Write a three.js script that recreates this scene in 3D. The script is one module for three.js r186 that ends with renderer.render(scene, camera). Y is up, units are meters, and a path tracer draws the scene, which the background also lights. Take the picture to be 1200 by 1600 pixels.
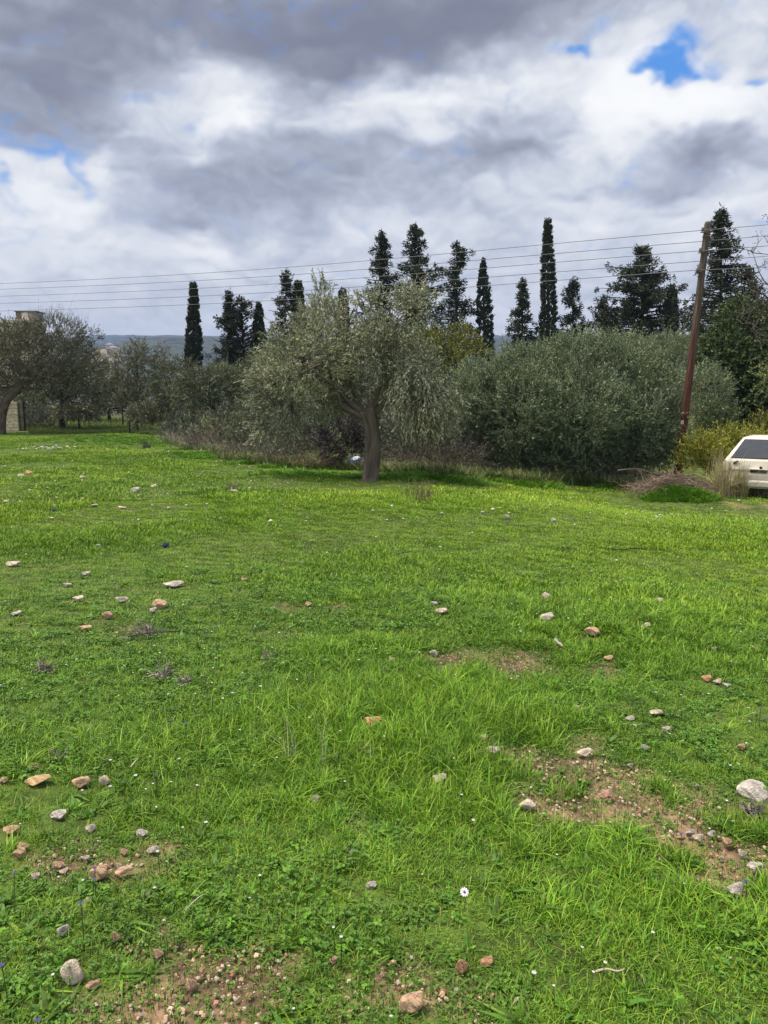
import * as THREE from 'three';
import { mergeGeometries, toCreasedNormals, mergeVertices } from 'three/addons/utils/BufferGeometryUtils.js';
import { ConvexGeometry } from 'three/addons/geometries/ConvexGeometry.js';
import { RoundedBoxGeometry } from 'three/addons/geometries/RoundedBoxGeometry.js';

// ---------------------------------------------------------------- camera, sky, sun, exposure
const scene = new THREE.Scene();
const EYE = 1.7, PITCH = -8.5 * Math.PI / 180, FOC = 1155;          // FOC: focal length in pixels of the 1200 x 1600 frame
const camera = new THREE.PerspectiveCamera(2 * Math.atan(800 / FOC) * 180 / Math.PI, 3 / 4, 0.1, 12000);
camera.position.set(0, EYE, 0);
camera.rotation.set(PITCH, 0, 0);
scene.add(camera);
const renderer = new THREE.WebGLRenderer({ antialias: true });
renderer.setSize(768, 1024);
renderer.toneMapping = THREE.LinearToneMapping;
renderer.toneMappingExposure = 2.7;
renderer.shadowMap.enabled = true;
const SKY_GAIN = 0.455;
const sun = new THREE.DirectionalLight(0xfff0dc, 2.0);
sun.position.set(-28, 64, 2);
sun.castShadow = true;
sun.shadow.radius = 40;
sun.shadow.mapSize.set(4096, 4096);
Object.assign(sun.shadow.camera, { left: -70, right: 70, top: 70, bottom: -70, near: 1, far: 250 });
scene.add(sun, sun.target);
scene.fog = new THREE.FogExp2(0xa2bef6, 0.00023);

// ---------------------------------------------------------------- random numbers, noise, pixel helpers
function rng(seed) {
  let a = seed >>> 0;
  return () => { a = (a + 0x6D2B79F5) | 0; let t = Math.imul(a ^ (a >>> 15), 1 | a); t = (t + Math.imul(t ^ (t >>> 7), 61 | t)) ^ t; return ((t ^ (t >>> 14)) >>> 0) / 4294967296; };
}
function h3(x, y, z) { let n = Math.imul(x, 374761393) + Math.imul(y, 668265263) + Math.imul(z, 2147483647 ^ 0x5bd1e995) | 0; n = Math.imul(n ^ (n >>> 13), 1274126177); return ((n ^ (n >>> 16)) >>> 0) / 4294967296; }
const fade = (t) => t * t * (3 - 2 * t), mix = (a, b, t) => a + (b - a) * t, clamp = (x, a = 0, b = 1) => Math.min(b, Math.max(a, x));
const smooth = (a, b, x) => fade(clamp((x - a) / (b - a)));
function noise(x, y, z = 0) {
  const i = Math.floor(x), j = Math.floor(y), k = Math.floor(z), u = fade(x - i), v = fade(y - j), w = fade(z - k);
  return mix(mix(mix(h3(i, j, k), h3(i + 1, j, k), u), mix(h3(i, j + 1, k), h3(i + 1, j + 1, k), u), v),
    mix(mix(h3(i, j, k + 1), h3(i + 1, j, k + 1), u), mix(h3(i, j + 1, k + 1), h3(i + 1, j + 1, k + 1), u), v), w);
}
function fbm(x, y, z = 0, oct = 4) { let s = 0, a = 0.5, n = 0; for (let i = 0; i < oct; i++) { s += a * noise(x, y, z); n += a; x = x * 2.03 + 17.1; y = y * 2.03 + 9.7; z = z * 2.03 + 3.3; a *= 0.5; } return s / n; }
const V = (x, y, z) => new THREE.Vector3(x, y, z);
const CP = Math.cos(PITCH), SP = Math.sin(PITCH);
function ray(px, py) {                                              // direction through a pixel of the photograph
  const x = (px - 600) / FOC, y = (800 - py) / FOC;
  return V(x, y * CP + SP, y * SP - CP);
}
function at(px, py, depth) { const d = ray(px, py); return V(0, EYE, 0).addScaledVector(d, -depth / d.z); }
const PX = (depth) => depth / FOC;                                  // metres per photo pixel at a depth

// ---------------------------------------------------------------- terrain height
function hump(x, z, cx, cz, rx, rz, h) { const d = ((x - cx) / rx) ** 2 + ((z - cz) / rz) ** 2; return d > 6 ? 0 : h * Math.exp(-d); }
const HUMPS = [];
function height(x, z) {
  const r = Math.hypot(x, z), far = 1 - smooth(60, 200, r);
  let h = far * ((fbm(x * 0.16 + 5, z * 0.16, 2, 2) - 0.5) * 0.22 * smooth(3, 9, r) + (fbm(x * 0.9, z * 0.9, 7, 2) - 0.5) * 0.05);
  h -= 0.46 * smooth(7.5, 3.0, Math.hypot((x - 9.2) * 0.8, (z + 17.6) * 0.8));   // the hollow the car stands in
  for (const m of HUMPS) h += hump(x, z, ...m);
  return h;
}
function ground(px, py) {                                            // where the sight line of a pixel meets the ground
  const d = ray(px, py); let p = null;
  for (let t = 1, last = 0; t < 140; last = t, t *= 1.02) {
    p = V(0, EYE, 0).addScaledVector(d, t);
    if (p.y < height(p.x, p.z)) {
      let a = last, b = t;
      for (let i = 0; i < 24; i++) { const m = (a + b) / 2; p = V(0, EYE, 0).addScaledVector(d, m); if (p.y < height(p.x, p.z)) b = m; else a = m; }
      break;
    }
  }
  p.y = height(p.x, p.z);
  return p;
}
{ const g = (px, py, rx, rz, h) => { const p = ground(px, py); HUMPS.push([p.x, p.z, rx, rz, h]); };
  g(1060, 779, 0.75, 0.5, 0.27); g(690, 752, 1.1, 0.6, 0.16); g(480, 742, 1.6, 0.6, 0.08); g(825, 758, 1.1, 0.5, 0.12); g(200, 690, 3, 1.4, 0.3); g(330, 712, 2, 0.8, 0.15); }

// ---------------------------------------------------------------- the sky: broken grey cloud with a few blue gaps
{
  const W = 3072, H = 1536, D = 180 / Math.PI, data = new Float32Array(W * H * 4);
  const ang = (px, py) => { const d = ray(px, py).normalize(); return [Math.atan2(d.x, -d.z) * D, Math.asin(d.y) * D]; };
  const K = D / FOC;
  // light and dark cloud masses: x, y, radius, radius, strength (in the photo's pixels, turned into directions)
  const MASS = [[120, 20, 190, 70, -.34], [420, 40, 230, 60, -.42], [680, 30, 190, 60, -.40], [560, 95, 190, 40, -.26], [60, 150, 120, 60, -.32], [20, 90, 80, 60, -.14],
    [800, 10, 120, 40, -.3], [1000, 40, 90, 40, .02], [1140, 45, 80, 40, .05], [240, 90, 120, 40, .1], [360, 130, 80, 40, .18], [395, 178, 34, 30, .34], [270, 190, 120, 60, .06],
    [300, 245, 30, 18, .18], [720, 140, 90, 34, .22], [610, 190, 80, 40, .12], [660, 220, 90, 20, .12], [850, 130, 70, 50, .22], [960, 120, 50, 40, .26], [1000, 165, 70, 40, .28], [1130, 150, 90, 26, .34],
    [700, 180, 60, 20, .12], [820, 185, 90, 40, -.2], [640, 240, 150, 30, -.2], [480, 270, 120, 40, -.2], [300, 275, 90, 34, -.26], [350, 330, 120, 40, -.14], [260, 345, 60, 24, -.16], [520, 320, 90, 40, -.1],
    [160, 250, 20, 26, .26], [40, 300, 70, 40, .2], [110, 320, 60, 40, .18], [40, 390, 110, 40, .12], [290, 385, 70, 26, .22], [160, 380, 60, 20, .1], [590, 335, 60, 30, .12], [520, 375, 60, 30, .1],
    [930, 215, 40, 40, .2], [935, 330, 50, 24, .2], [1130, 325, 70, 26, .22], [1115, 215, 52, 30, -.3], [1070, 225, 46, 30, -.16], [1000, 280, 80, 24, -.18], [1160, 265, 60, 24, -.1], [720, 330, 140, 40, .02], [740, 230, 120, 24, -.14],
    [200, 200, 60, 40, .0], [60, 222, 70, 28, -.12], [1180, 190, 40, 30, .16]].map(([x, y, rx, ry, s]) => [...ang(x, y), rx * K, ry * K, s]);
  const GAP = [[1035, 90, 40, 22, 1.05], [1016, 116, 24, 13, .75], [1070, 110, 26, 10, .65], [1190, 113, 24, 9, .9], [893, 80, 16, 9, .8], [652, 104, 15, 9, .55], [118, 256, 34, 16, .62], [130, 292, 14, 26, .7], [5, 284, 14, 12, .7], [1022, 4, 18, 8, .5],
    [30, 210, 70, 22, .52], [75, 245, 50, 20, .4], [250, 345, 60, 18, .36], [330, 300, 60, 22, .3], [1010, 285, 60, 18, .25]].map(([x, y, rx, ry, s]) => [...ang(x, y), rx * K, ry * K, s]);
  const S2L = (c) => c.map((v) => Math.pow(v, 2.2));
  const dark = S2L([.455, .468, .525]), midc = S2L([.71, .735, .785]), white = S2L([.95, .95, .945]), blue = S2L([.31, .55, .84]), pale = S2L([.60, .71, .87]);
  for (let r = 0; r < H; r++) {
    const el = (r + 0.5) / H * 180 - 90;
    for (let c = 0; c < W; c++) {
      const i = (r * W + c) * 4;
      let col;
      if (el < -1) col = [.30, .32, .33];
      else {
        const th = ((c + 0.5) / W - 0.5) * 2 * Math.PI, ce = Math.cos(el / D), x = Math.cos(th) * ce, z = Math.sin(th) * ce, y = Math.sin(el / D);
        const az = Math.atan2(x, -z) * D;
        // cloud layer noise, stretched with perspective on a flat layer overhead, mixed with plain direction noise near the horizon
        const X = x * 7, Y = y * 10.5, Z = z * 7;
        const w1 = fbm(X * 0.9, Y * 0.9, Z * 0.9, 4) - .5, w2 = fbm(X * 0.9 + 31, Y * 0.9 + 11, Z * 0.9, 4) - .5;
        const w3 = fbm(X * 3.2, Y * 3.6, Z * 3.2 + 40, 4) - .5, w4 = fbm(X * 3.2 + 7, Y * 3.6 + 70, Z * 3.2, 4) - .5;
        const a = az + w1 * 5.2 + w3 * 4.2, e = el + w2 * 3.4 + w4 * 2.8;
        let b = 0, near = 0;
        for (const m of MASS) { const q = ((a - m[0]) / m[2]) ** 2 + ((e - m[1]) / m[3]) ** 2; if (q < 7) { const g = Math.exp(-q); b += m[4] * g; near = Math.max(near, g); } }
        const out = smooth(26, 40, Math.abs(az)) + smooth(25, 34, el);
        const detail = fbm(X * 2.1 + w1 * 2, Y * 2.6, Z * 2.1 + w2 * 2, 6) - .5, fine = fbm(X * 6 + w3 * 3, Y * 7, Z * 6 + w4 * 3, 5) - .5;
        // puffs: rounded cloud heads, lit from above by the difference to a point a little higher
        const puff = (p, q, s) => { let v = 0, k = .5, n = 0; for (let o = 0; o < 5; o++) { v += k * Math.abs(2 * noise(p, q, s) - 1); n += k; k *= .55; p = p * 2.07 + 5.1; q = q * 2.07 + 1.7; s = s * 2.07 + 8.3; } return v / n; };
        const PX_ = X * 1.6 + w1 * 1.2 + w3 * .5, PY_ = Y * 1.8 + w2 * 1.2 + w4 * .5, PZ_ = Z * 1.6 + w1 * 1.2, pf = puff(PX_, PY_, PZ_), relief = pf - puff(PX_, PY_ + .16, PZ_);
        b = .66 + b * 1.5 + detail * .34 + fine * .14 + (pf - .42) * .34 + relief * .55;
        b = mix(b, .97 + detail * .26, .75 * (1 - smooth(1.5, 8, el)));   // even grey-white murk low down
        let gap = -.16 + fine * 1.3 + detail * .7 + (.42 - pf) * .7;
        for (const m of GAP) { const q = ((a - m[0]) / m[2]) ** 2 + ((e - m[1]) / m[3]) ** 2; if (q < 7) gap += m[4] * Math.exp(-q); }
        if (clamp(out) > 0) gap += clamp(out) * (fbm(X * .7 + 50, Y * .8, Z * .7, 3) - .62) * 1.6;
        const t = .5 + .5 * Math.tanh((b - .5) * 1.75) * 1.06;
        col = t < .5 ? [0, 1, 2].map((k) => mix(dark[k], midc[k], clamp(t) * 2)) : [0, 1, 2].map((k) => mix(midc[k], white[k], clamp((t - .5) * 2)));
        const g = smooth(.08, 1.1, gap) * smooth(3, 7, el), haze = smooth(22, 6, el);
        col = [0, 1, 2].map((k) => mix(col[k], mix(blue[k], pale[k], haze), g));
      }
      data[i] = col[0] * SKY_GAIN; data[i + 1] = col[1] * SKY_GAIN; data[i + 2] = col[2] * SKY_GAIN; data[i + 3] = 1;
    }
  }
  const t = new THREE.DataTexture(data, W, H, THREE.RGBAFormat, THREE.FloatType);
  t.mapping = THREE.EquirectangularReflectionMapping;
  t.magFilter = t.minFilter = THREE.LinearFilter;
  t.needsUpdate = true;
  scene.background = t;
  scene.environment = t;
}

// ---------------------------------------------------------------- names and labels
const used = {};
function numbered(name) { const n = used[name] = (used[name] ?? -1) + 1; return n ? name + '_' + String(n).padStart(3, '0') : name; }
function tag(o, label, category, group, kind) {
  if (label) o.userData.label = label;
  if (category) o.userData.category = category;
  if (group) o.userData.group = group;
  if (kind) o.userData.kind = kind;
  return o;
}
function thing(name, label, category, p, group) {
  const o = new THREE.Group(); o.name = numbered(name); o.position.copy(p); scene.add(o);
  return tag(o, label, category, group);
}
function mesh(name, geometry, material, parent = scene) {
  const m = new THREE.Mesh(geometry, material); m.name = parent === scene ? numbered(name) : name;
  m.castShadow = m.receiveShadow = true; parent.add(m);
  return m;
}

// ---------------------------------------------------------------- materials
function noiseTexture(n, f, seed, srgb, scale = [1, 1]) {           // a tile that repeats without a seam
  const data = new Uint8Array(n * n * 4);
  for (let y = 0; y < n; y++) for (let x = 0; x < n; x++) {
    const u = x / n, v = y / n, s = f(u, v, (a, b, o = 4, k = 0) => {
      const A = u * a, B = v * b, wa = u, wb = v;
      return mix(mix(fbm(A, B, k + seed, o), fbm(A - a, B, k + seed, o), smooth(.7, 1, wa)), mix(fbm(A, B - b, k + seed, o), fbm(A - a, B - b, k + seed, o), smooth(.7, 1, wa)), smooth(.7, 1, wb));
    });
    const i = (y * n + x) * 4, c = Array.isArray(s) ? s : [s, s, s];
    for (let k = 0; k < 3; k++) data[i + k] = clamp(c[k]) * 255;
    data[i + 3] = 255;
  }
  const t = new THREE.DataTexture(data, n, n);
  t.wrapS = t.wrapT = THREE.RepeatWrapping; t.magFilter = t.minFilter = THREE.LinearFilter; t.repeat.set(...scale);
  if (srgb) t.colorSpace = THREE.SRGBColorSpace;
  t.needsUpdate = true;
  return t;
}
const lin = (r, g, b) => new THREE.Color().setRGB(r, g, b);
const M = {};
M.leaf = new THREE.MeshPhysicalMaterial({ vertexColors: true, roughness: .62, transmission: .35, thickness: 0, side: THREE.DoubleSide, specularIntensity: .6 });
M.needle = new THREE.MeshPhysicalMaterial({ vertexColors: true, roughness: .8, transmission: .12, thickness: 0, side: THREE.DoubleSide, specularIntensity: .3 });
M.grass = new THREE.MeshPhysicalMaterial({ vertexColors: true, roughness: .5, transmission: .34, thickness: 0, side: THREE.DoubleSide, specularIntensity: .5 });
M.straw = new THREE.MeshStandardMaterial({ vertexColors: true, roughness: .85, side: THREE.DoubleSide });
const barkBump = noiseTexture(256, (u, v, f) => .6 * f(22, 5, 4) + .4 * f(50, 14, 3, 9), 3, false);
const barkMap = noiseTexture(256, (u, v, f) => { const a = f(18, 5, 4), b = f(6, 6, 3, 5); const k = .45 + .75 * a; return [k * mix(.92, 1, b), k * mix(.9, .96, b), k * mix(.86, .92, b)]; }, 11, true);
const bark = (r, g, b) => new THREE.MeshStandardMaterial({ color: lin(r, g, b), map: barkMap, bumpMap: barkBump, bumpScale: .02, roughness: .95 });
M.oliveBark = bark(.22, .185, .165); M.darkBark = bark(.07, .058, .05); M.greyBark = bark(.2, .185, .17); M.redBark = bark(.13, .085, .065);
const stoneBump = noiseTexture(256, (u, v, f) => .6 * f(8, 8, 5) + .4 * f(30, 30, 3, 4), 21, false);
const stoneMap = noiseTexture(256, (u, v, f) => { const a = f(6, 6, 5), b = f(20, 20, 3, 8), k = .55 + .6 * a; return [k, k * (.94 + .05 * b), k * (.9 + .08 * b)]; }, 29, true);
const stoneMat = (r, g, b) => new THREE.MeshStandardMaterial({ color: lin(r, g, b), map: stoneMap, bumpMap: stoneBump, bumpScale: .012, roughness: .92 });
M.tan = stoneMat(.78, .56, .38); M.orange = stoneMat(.74, .46, .27); M.pale = stoneMat(.88, .80, .68); M.grey = stoneMat(.70, .69, .66); M.white = stoneMat(.70, .68, .63); M.pink = stoneMat(.70, .47, .36); M.redearth = stoneMat(.42, .22, .14); M.blue = stoneMat(.03, .05, .16); M.yellow = stoneMat(.72, .56, .30);

// ---------------------------------------------------------------- geometry builders
class Faces {                                                        // collects coloured triangles
  constructor() { this.p = []; this.c = []; this.i = []; }
  vert(x, y, z, c) { this.p.push(x, y, z); this.c.push(c[0], c[1], c[2]); return this.p.length / 3 - 1; }
  leaf(p, d, s, len, wid, c, fold = 0.12) {                          // a leaf: base p, along d, side s, folded on its midrib
    const nx = d.y * s.z - d.z * s.y, ny = d.z * s.x - d.x * s.z, nz = d.x * s.y - d.y * s.x, h = wid / 2, f = wid * fold, m = len * .45;
    const a = this.vert(p.x, p.y, p.z, c);
    this.vert(p.x + d.x * m + s.x * h + nx * f, p.y + d.y * m + s.y * h + ny * f, p.z + d.z * m + s.z * h + nz * f, c);
    this.vert(p.x + d.x * len, p.y + d.y * len, p.z + d.z * len, c);
    this.vert(p.x + d.x * m - s.x * h + nx * f, p.y + d.y * m - s.y * h + ny * f, p.z + d.z * m - s.z * h + nz * f, c);
    this.i.push(a, a + 1, a + 2, a, a + 2, a + 3);
  }
  stem(a, b, r0, r1, c) {                                            // a thin three-sided stick
    const d = b.clone().sub(a).normalize(), s = Math.abs(d.y) > .9 ? V(1, 0, 0) : V(0, 1, 0), u = s.cross(d).normalize(), w = d.clone().cross(u), o = this.p.length / 3;
    for (const [q, r] of [[a, r0], [b, r1]]) for (let k = 0; k < 3; k++) { const t = k * 2.0944, x = Math.cos(t) * r, y = Math.sin(t) * r; this.vert(q.x + u.x * x + w.x * y, q.y + u.y * x + w.y * y, q.z + u.z * x + w.z * y, c); }
    for (let k = 0; k < 3; k++) { const n = (k + 1) % 3; this.i.push(o + k, o + n, o + 3 + n, o + k, o + 3 + n, o + 3 + k); }
  }
  geometry(origin) {
    const p = new Float32Array(this.p);
    if (origin) for (let k = 0; k < p.length; k += 3) { p[k] -= origin.x; p[k + 1] -= origin.y; p[k + 2] -= origin.z; }
    const g = new THREE.BufferGeometry();
    g.setAttribute('position', new THREE.BufferAttribute(p, 3)); g.setAttribute('color', new THREE.BufferAttribute(new Float32Array(this.c), 3)); g.setIndex(this.i);
    return g;
  }
}
function randDir(R) { const z = R() * 2 - 1, t = R() * 6.2832, s = Math.sqrt(1 - z * z); return V(s * Math.cos(t), z, s * Math.sin(t)); }
function sideOf(d, R) { return randDir(R).cross(d).normalize(); }
const vary = (c, k) => [c[0] * k, c[1] * k, c[2] * k];
const mixc = (a, b, t) => [mix(a[0], b[0], t), mix(a[1], b[1], t), mix(a[2], b[2], t)];

function tube(points, radii, sides = 9, lump = .12, seed = 1) {      // a tapered, slightly lumpy limb through points
  const n = points.length, pos = [], uv = [], idx = []; let len = 0, u = V(1, 0, .3);
  for (let i = 0; i < n; i++) {
    const d = points[Math.min(n - 1, i + 1)].clone().sub(points[Math.max(0, i - 1)]).normalize();
    if (i) len += points[i].distanceTo(points[i - 1]);
    u = u.clone().addScaledVector(d, -u.dot(d)).normalize(); const w = d.clone().cross(u);
    for (let k = 0; k <= sides; k++) {
      const t = (k % sides) / sides * 6.2832, r = radii[i] * (1 + lump * (2 * noise(Math.cos(t) * 1.6 + seed * 7, Math.sin(t) * 1.6 + seed, len / Math.max(radii[0] * 2.2, .02)) - 1));
      const p = points[i].clone().addScaledVector(u, Math.cos(t) * r).addScaledVector(w, Math.sin(t) * r);
      pos.push(p.x, p.y, p.z); uv.push(k / sides, len * .7);
    }
  }
  for (let i = 0; i < n - 1; i++) for (let k = 0; k < sides; k++) { const a = i * (sides + 1) + k, b = a + sides + 1; idx.push(a, b, a + 1, b, b + 1, a + 1); }
  const e = pos.length / 3, q = points[n - 1]; pos.push(q.x, q.y, q.z); uv.push(.5, len * .7);
  for (let k = 0; k < sides; k++) idx.push((n - 1) * (sides + 1) + k, e, (n - 1) * (sides + 1) + k + 1);
  const g = new THREE.BufferGeometry();
  g.setAttribute('position', new THREE.Float32BufferAttribute(pos, 3)); g.setAttribute('uv', new THREE.Float32BufferAttribute(uv, 2)); g.setIndex(idx); g.computeVertexNormals();
  return g;
}
function curve(pts, n) { return new THREE.CatmullRomCurve3(pts).getPoints(n); }
function limb(a, b, r0, r1, R, wob = .12, n = 7) {
  const L = a.distanceTo(b), m1 = a.clone().lerp(b, .35).addScaledVector(randDir(R), L * wob), m2 = a.clone().lerp(b, .7).addScaledVector(randDir(R), L * wob);
  const pts = curve([a, m1, m2, b], n);
  return { pts, geo: tube(pts, pts.map((_, i) => mix(r0, r1, i / n)), 7, .15, R() * 50) };
}

// ---------------------------------------------------------------- bare earth patches (used by the ground, the grass and the pebbles)
const BARE = [];
{ const g = (px, py, rx, rz, k) => { const p = ground(px, py); BARE.push([p.x, p.z, rx, rz, k]); };
  g(470, 1530, .36, .11, 1.15); g(340, 1560, .22, .12, 1); g(300, 1500, .22, .14, .75); g(560, 1535, .13, .1, .8); g(240, 1480, .13, .12, .5); g(190, 1600, .2, .08, .6);
  g(150, 1365, .26, .13, .8); g(70, 1340, .14, .12, .5); g(210, 1330, .2, .1, .55); g(780, 1580, .2, .1, .5); g(540, 1290, .1, .22, .6);
  g(870, 1215, .22, .22, .8); g(960, 1225, .3, .24, 1); g(1040, 1250, .28, .16, .9); g(900, 1265, .25, .12, .7); g(835, 1187, .12, .1, .7); g(910, 1160, .2, .2, .5);
  g(1065, 1330, .2, .1, .95); g(1130, 1320, .18, .16, 1); g(1100, 1365, .2, .09, .7); g(1160, 1380, .14, .12, .6); g(1180, 1345, .1, .1, .6);
  g(760, 1170, .22, .14, .45); g(770, 1040, .9, .3, .6); g(870, 1045, .4, .3, .4); g(680, 1030, .3, .2, .35); g(480, 948, .5, .2, .5); g(130, 985, .7, .3, .5); g(420, 995, .5, .25, .4); g(60, 790, 1.8, 1.2, .22); g(240, 790, 2.6, 1.3, .22); g(420, 770, 2, 1, .2); g(1180, 790, .5, .6, .9); g(700, 775, .8, .5, .3); }
function bare(x, z) {                                                // 0 grassy ... 1 open soil
  let s = 0;
  for (const [cx, cz, rx, rz, k] of BARE) { const q = ((x - cx) / rx) ** 2 + ((z - cz) / rz) ** 2; if (q < 6) s += k * Math.exp(-q); }
  s *= smooth(.31, .62, .55 * fbm(x * 5, z * 5, 4, 3) + .45 * fbm(x * 17, z * 17, 9, 3)) * 1.25;
  return clamp(s * .95 + smooth(.74, .86, fbm(x * 1.7 + 9, z * 1.7, 3, 4)) * .5);
}

// ---------------------------------------------------------------- the ground
{
  const NR = 280, NA = 280, pos = [], col = [], uv = [], idx = [];
  const soil = [.25, .155, .095], soil2 = [.40, .27, .175], moss = [.08, .14, .018], moss2 = [.12, .165, .024], farg = [.075, .085, .03];
  for (let i = 0; i <= NR; i++) {
    const r = .25 * Math.pow(9000 / .25, i / NR);
    for (let k = 0; k <= NA; k++) {
      const t = k / NA * 2 * Math.PI, x = Math.sin(t) * r, z = -Math.cos(t) * r;
      let y = height(x, z); const b = bare(x, z);
      y -= .012 * b * (r < 14 ? 1 : 0);
      y += r < 12 ? (fbm(x * 9, z * 9, 6, 2) - .5) * .02 : 0;
      y -= smooth(150, 9000, r) * 40 * 0;
      pos.push(x, y, z); uv.push(x / 1.3, z / 1.3);
      const s = fbm(x * 3, z * 3, 8, 3), m = mixc(moss, moss2, fbm(x * .7, z * .7, 5, 3)), c = mixc(mixc(m, farg, smooth(40, 120, r)), mixc(soil, soil2, s), smooth(.18, .62, b));
      col.push(...c);
    }
  }
  for (let i = 0; i < NR; i++) for (let k = 0; k < NA; k++) { const a = i * (NA + 1) + k, b = a + NA + 1; idx.push(a, a + 1, b, b, a + 1, b + 1); }
  const c = pos.length / 3; pos.push(0, height(0, 0), 0); col.push(...moss); uv.push(0, 0);
  for (let k = 0; k < NA; k++) idx.push(c, k + 1, k);
  const g = new THREE.BufferGeometry();
  g.setAttribute('position', new THREE.Float32BufferAttribute(pos, 3)); g.setAttribute('color', new THREE.Float32BufferAttribute(col, 3)); g.setAttribute('uv', new THREE.Float32BufferAttribute(uv, 2)); g.setIndex(idx); g.computeVertexNormals();
  const map = noiseTexture(512, (u, v, f) => { const a = .45 + .8 * f(14, 14, 5); const b = f(60, 60, 2, 3); const k = a * (.75 + .5 * b); return [k, k, k]; }, 41, true);
  const bump = noiseTexture(512, (u, v, f) => .5 * f(20, 20, 5) + .5 * f(70, 70, 3, 5), 43, false);
  const gm = new THREE.MeshStandardMaterial({ vertexColors: true, map, bumpMap: bump, bumpScale: .02, roughness: 1 });
  tag(mesh('ground', g, gm), 'reddish stony earth of the field under the grass', 'ground', null, 'structure');
}

// ---------------------------------------------------------------- far hills
{
  const map = noiseTexture(512, (u, v, f) => { const a = f(9, 9, 5), b = f(34, 34, 3, 5), field = smooth(.55, .6, f(5, 12, 2, 9)); const tree = smooth(.48, .58, b); const g = [.42 + .2 * a, .46 + .2 * a, .33 + .12 * a], t = [.19, .25, .17]; const c = mixc(g, t, tree * (1 - .7 * field)); return c; }, 53, true);
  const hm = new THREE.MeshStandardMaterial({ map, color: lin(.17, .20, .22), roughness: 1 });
  function hills(depth, deep, top, seed, a0, a1) {                    // a long ridge: top(pixel x) is where its crest stands in the photo
    const n = 260, rows = 14, pos = [], uv = [], idx = [];
    for (let i = 0; i <= n; i++) {
      const az = mix(a0, a1, i / n), px = 600 + FOC * Math.tan(clamp(az, -1.2, 1.2)) * 1.0;
      for (let j = 0; j <= rows; j++) {
        const t = j / rows, d = depth + deep * t, x = Math.tan(clamp(az, -1.35, 1.35)) * d, z = -d, crest = (628 - top(px)) * 1.012 / FOC * (depth + deep * .6);
        const prof = t < .6 ? Math.pow(fade(t / .6), .8) : 1 - .5 * fade((t - .6) / .4);
        const y = -14 + (crest + 14) * prof * (1 + .28 * (fbm(x * 4 / depth, d * 9 / depth, seed, 4) - .5) * (t < .6 ? 1 - t / .6 : .2) * 2);
        pos.push(x, y, z); uv.push(x / 420, d / 260);
      }
    }
    for (let i = 0; i < n; i++) for (let j = 0; j < rows; j++) { const a = i * (rows + 1) + j, b = a + rows + 1; idx.push(a, b, a + 1, b, b + 1, a + 1); }
    const g = new THREE.BufferGeometry();
    g.setAttribute('position', new THREE.Float32BufferAttribute(pos, 3)); g.setAttribute('uv', new THREE.Float32BufferAttribute(uv, 2)); g.setIndex(idx); g.computeVertexNormals();
    return g;
  }
  const bumps = (px, s) => (fbm(px * .012, s, 1, 4) - .5) * 14 + (fbm(px * .1, s, 3, 2) - .5) * 3;
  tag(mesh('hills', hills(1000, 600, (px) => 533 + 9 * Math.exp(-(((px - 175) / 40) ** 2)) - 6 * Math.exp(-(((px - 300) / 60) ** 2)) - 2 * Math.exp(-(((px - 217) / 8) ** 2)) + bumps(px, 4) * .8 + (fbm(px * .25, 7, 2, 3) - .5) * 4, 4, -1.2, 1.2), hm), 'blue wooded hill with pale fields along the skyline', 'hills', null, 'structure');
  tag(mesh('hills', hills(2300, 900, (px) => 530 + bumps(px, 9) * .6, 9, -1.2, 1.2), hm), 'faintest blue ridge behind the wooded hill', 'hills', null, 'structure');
}

// ---------------------------------------------------------------- broadleaf trees and bushes
const GREY_OLIVE = { dark: [0.168, 0.203, 0.113], light: [0.517, 0.54, 0.383], len: .076, wid: .025, leaves: 13, twig: .32, stemc: [.12, .10, .08] };
const DUSK_OLIVE = { dark: [0.0894, 0.114, 0.0585], light: [0.227, 0.26, 0.163], len: .11, wid: .044, leaves: 11, twig: .38, stemc: [.09, .075, .06] };
const BUSH_OLIVE = { dark: [0.145, 0.199, 0.109], light: [0.413, 0.497, 0.305], len: .07, wid: .023, leaves: 16, twig: .36, stemc: [.10, .09, .07], up: .75, warm: .25 };
const BROWN = { dark: [0.115, 0.127, 0.0713], light: [0.287, 0.293, 0.196], len: .10, wid: .042, leaves: 10, twig: .4, stemc: [.15, .13, .11], up: .4 };
const YELLOW = { dark: [0.135, 0.155, 0.0297], light: [0.297, 0.311, 0.0675], len: .10, wid: .042, leaves: 11, twig: .4, stemc: [.1, .09, .05], up: .5 };
const DARK = { dark: [0.0455, 0.079, 0.0304], light: [0.136, 0.205, 0.0683], len: .11, wid: .06, leaves: 10, twig: .34, stemc: [.06, .05, .04], up: .2 };
const WEED = { dark: [.2, .23, .025], light: [.44, .46, .06], len: .065, wid: .03, leaves: 12, twig: .34, stemc: [.16, .16, .05], up: .9 };
const DRYBUSH = { dark: [0.133, 0.119, 0.0952], light: [0.266, 0.238, 0.189], len: .06, wid: .018, leaves: 7, twig: .45, stemc: [.14, .115, .095], up: .3 };
const SMOKE = { dark: [0.0966, 0.114, 0.0878], light: [0.211, 0.229, 0.185], len: .075, wid: .03, leaves: 12, twig: .36, stemc: [.08, .07, .06], up: .5 };

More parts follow.
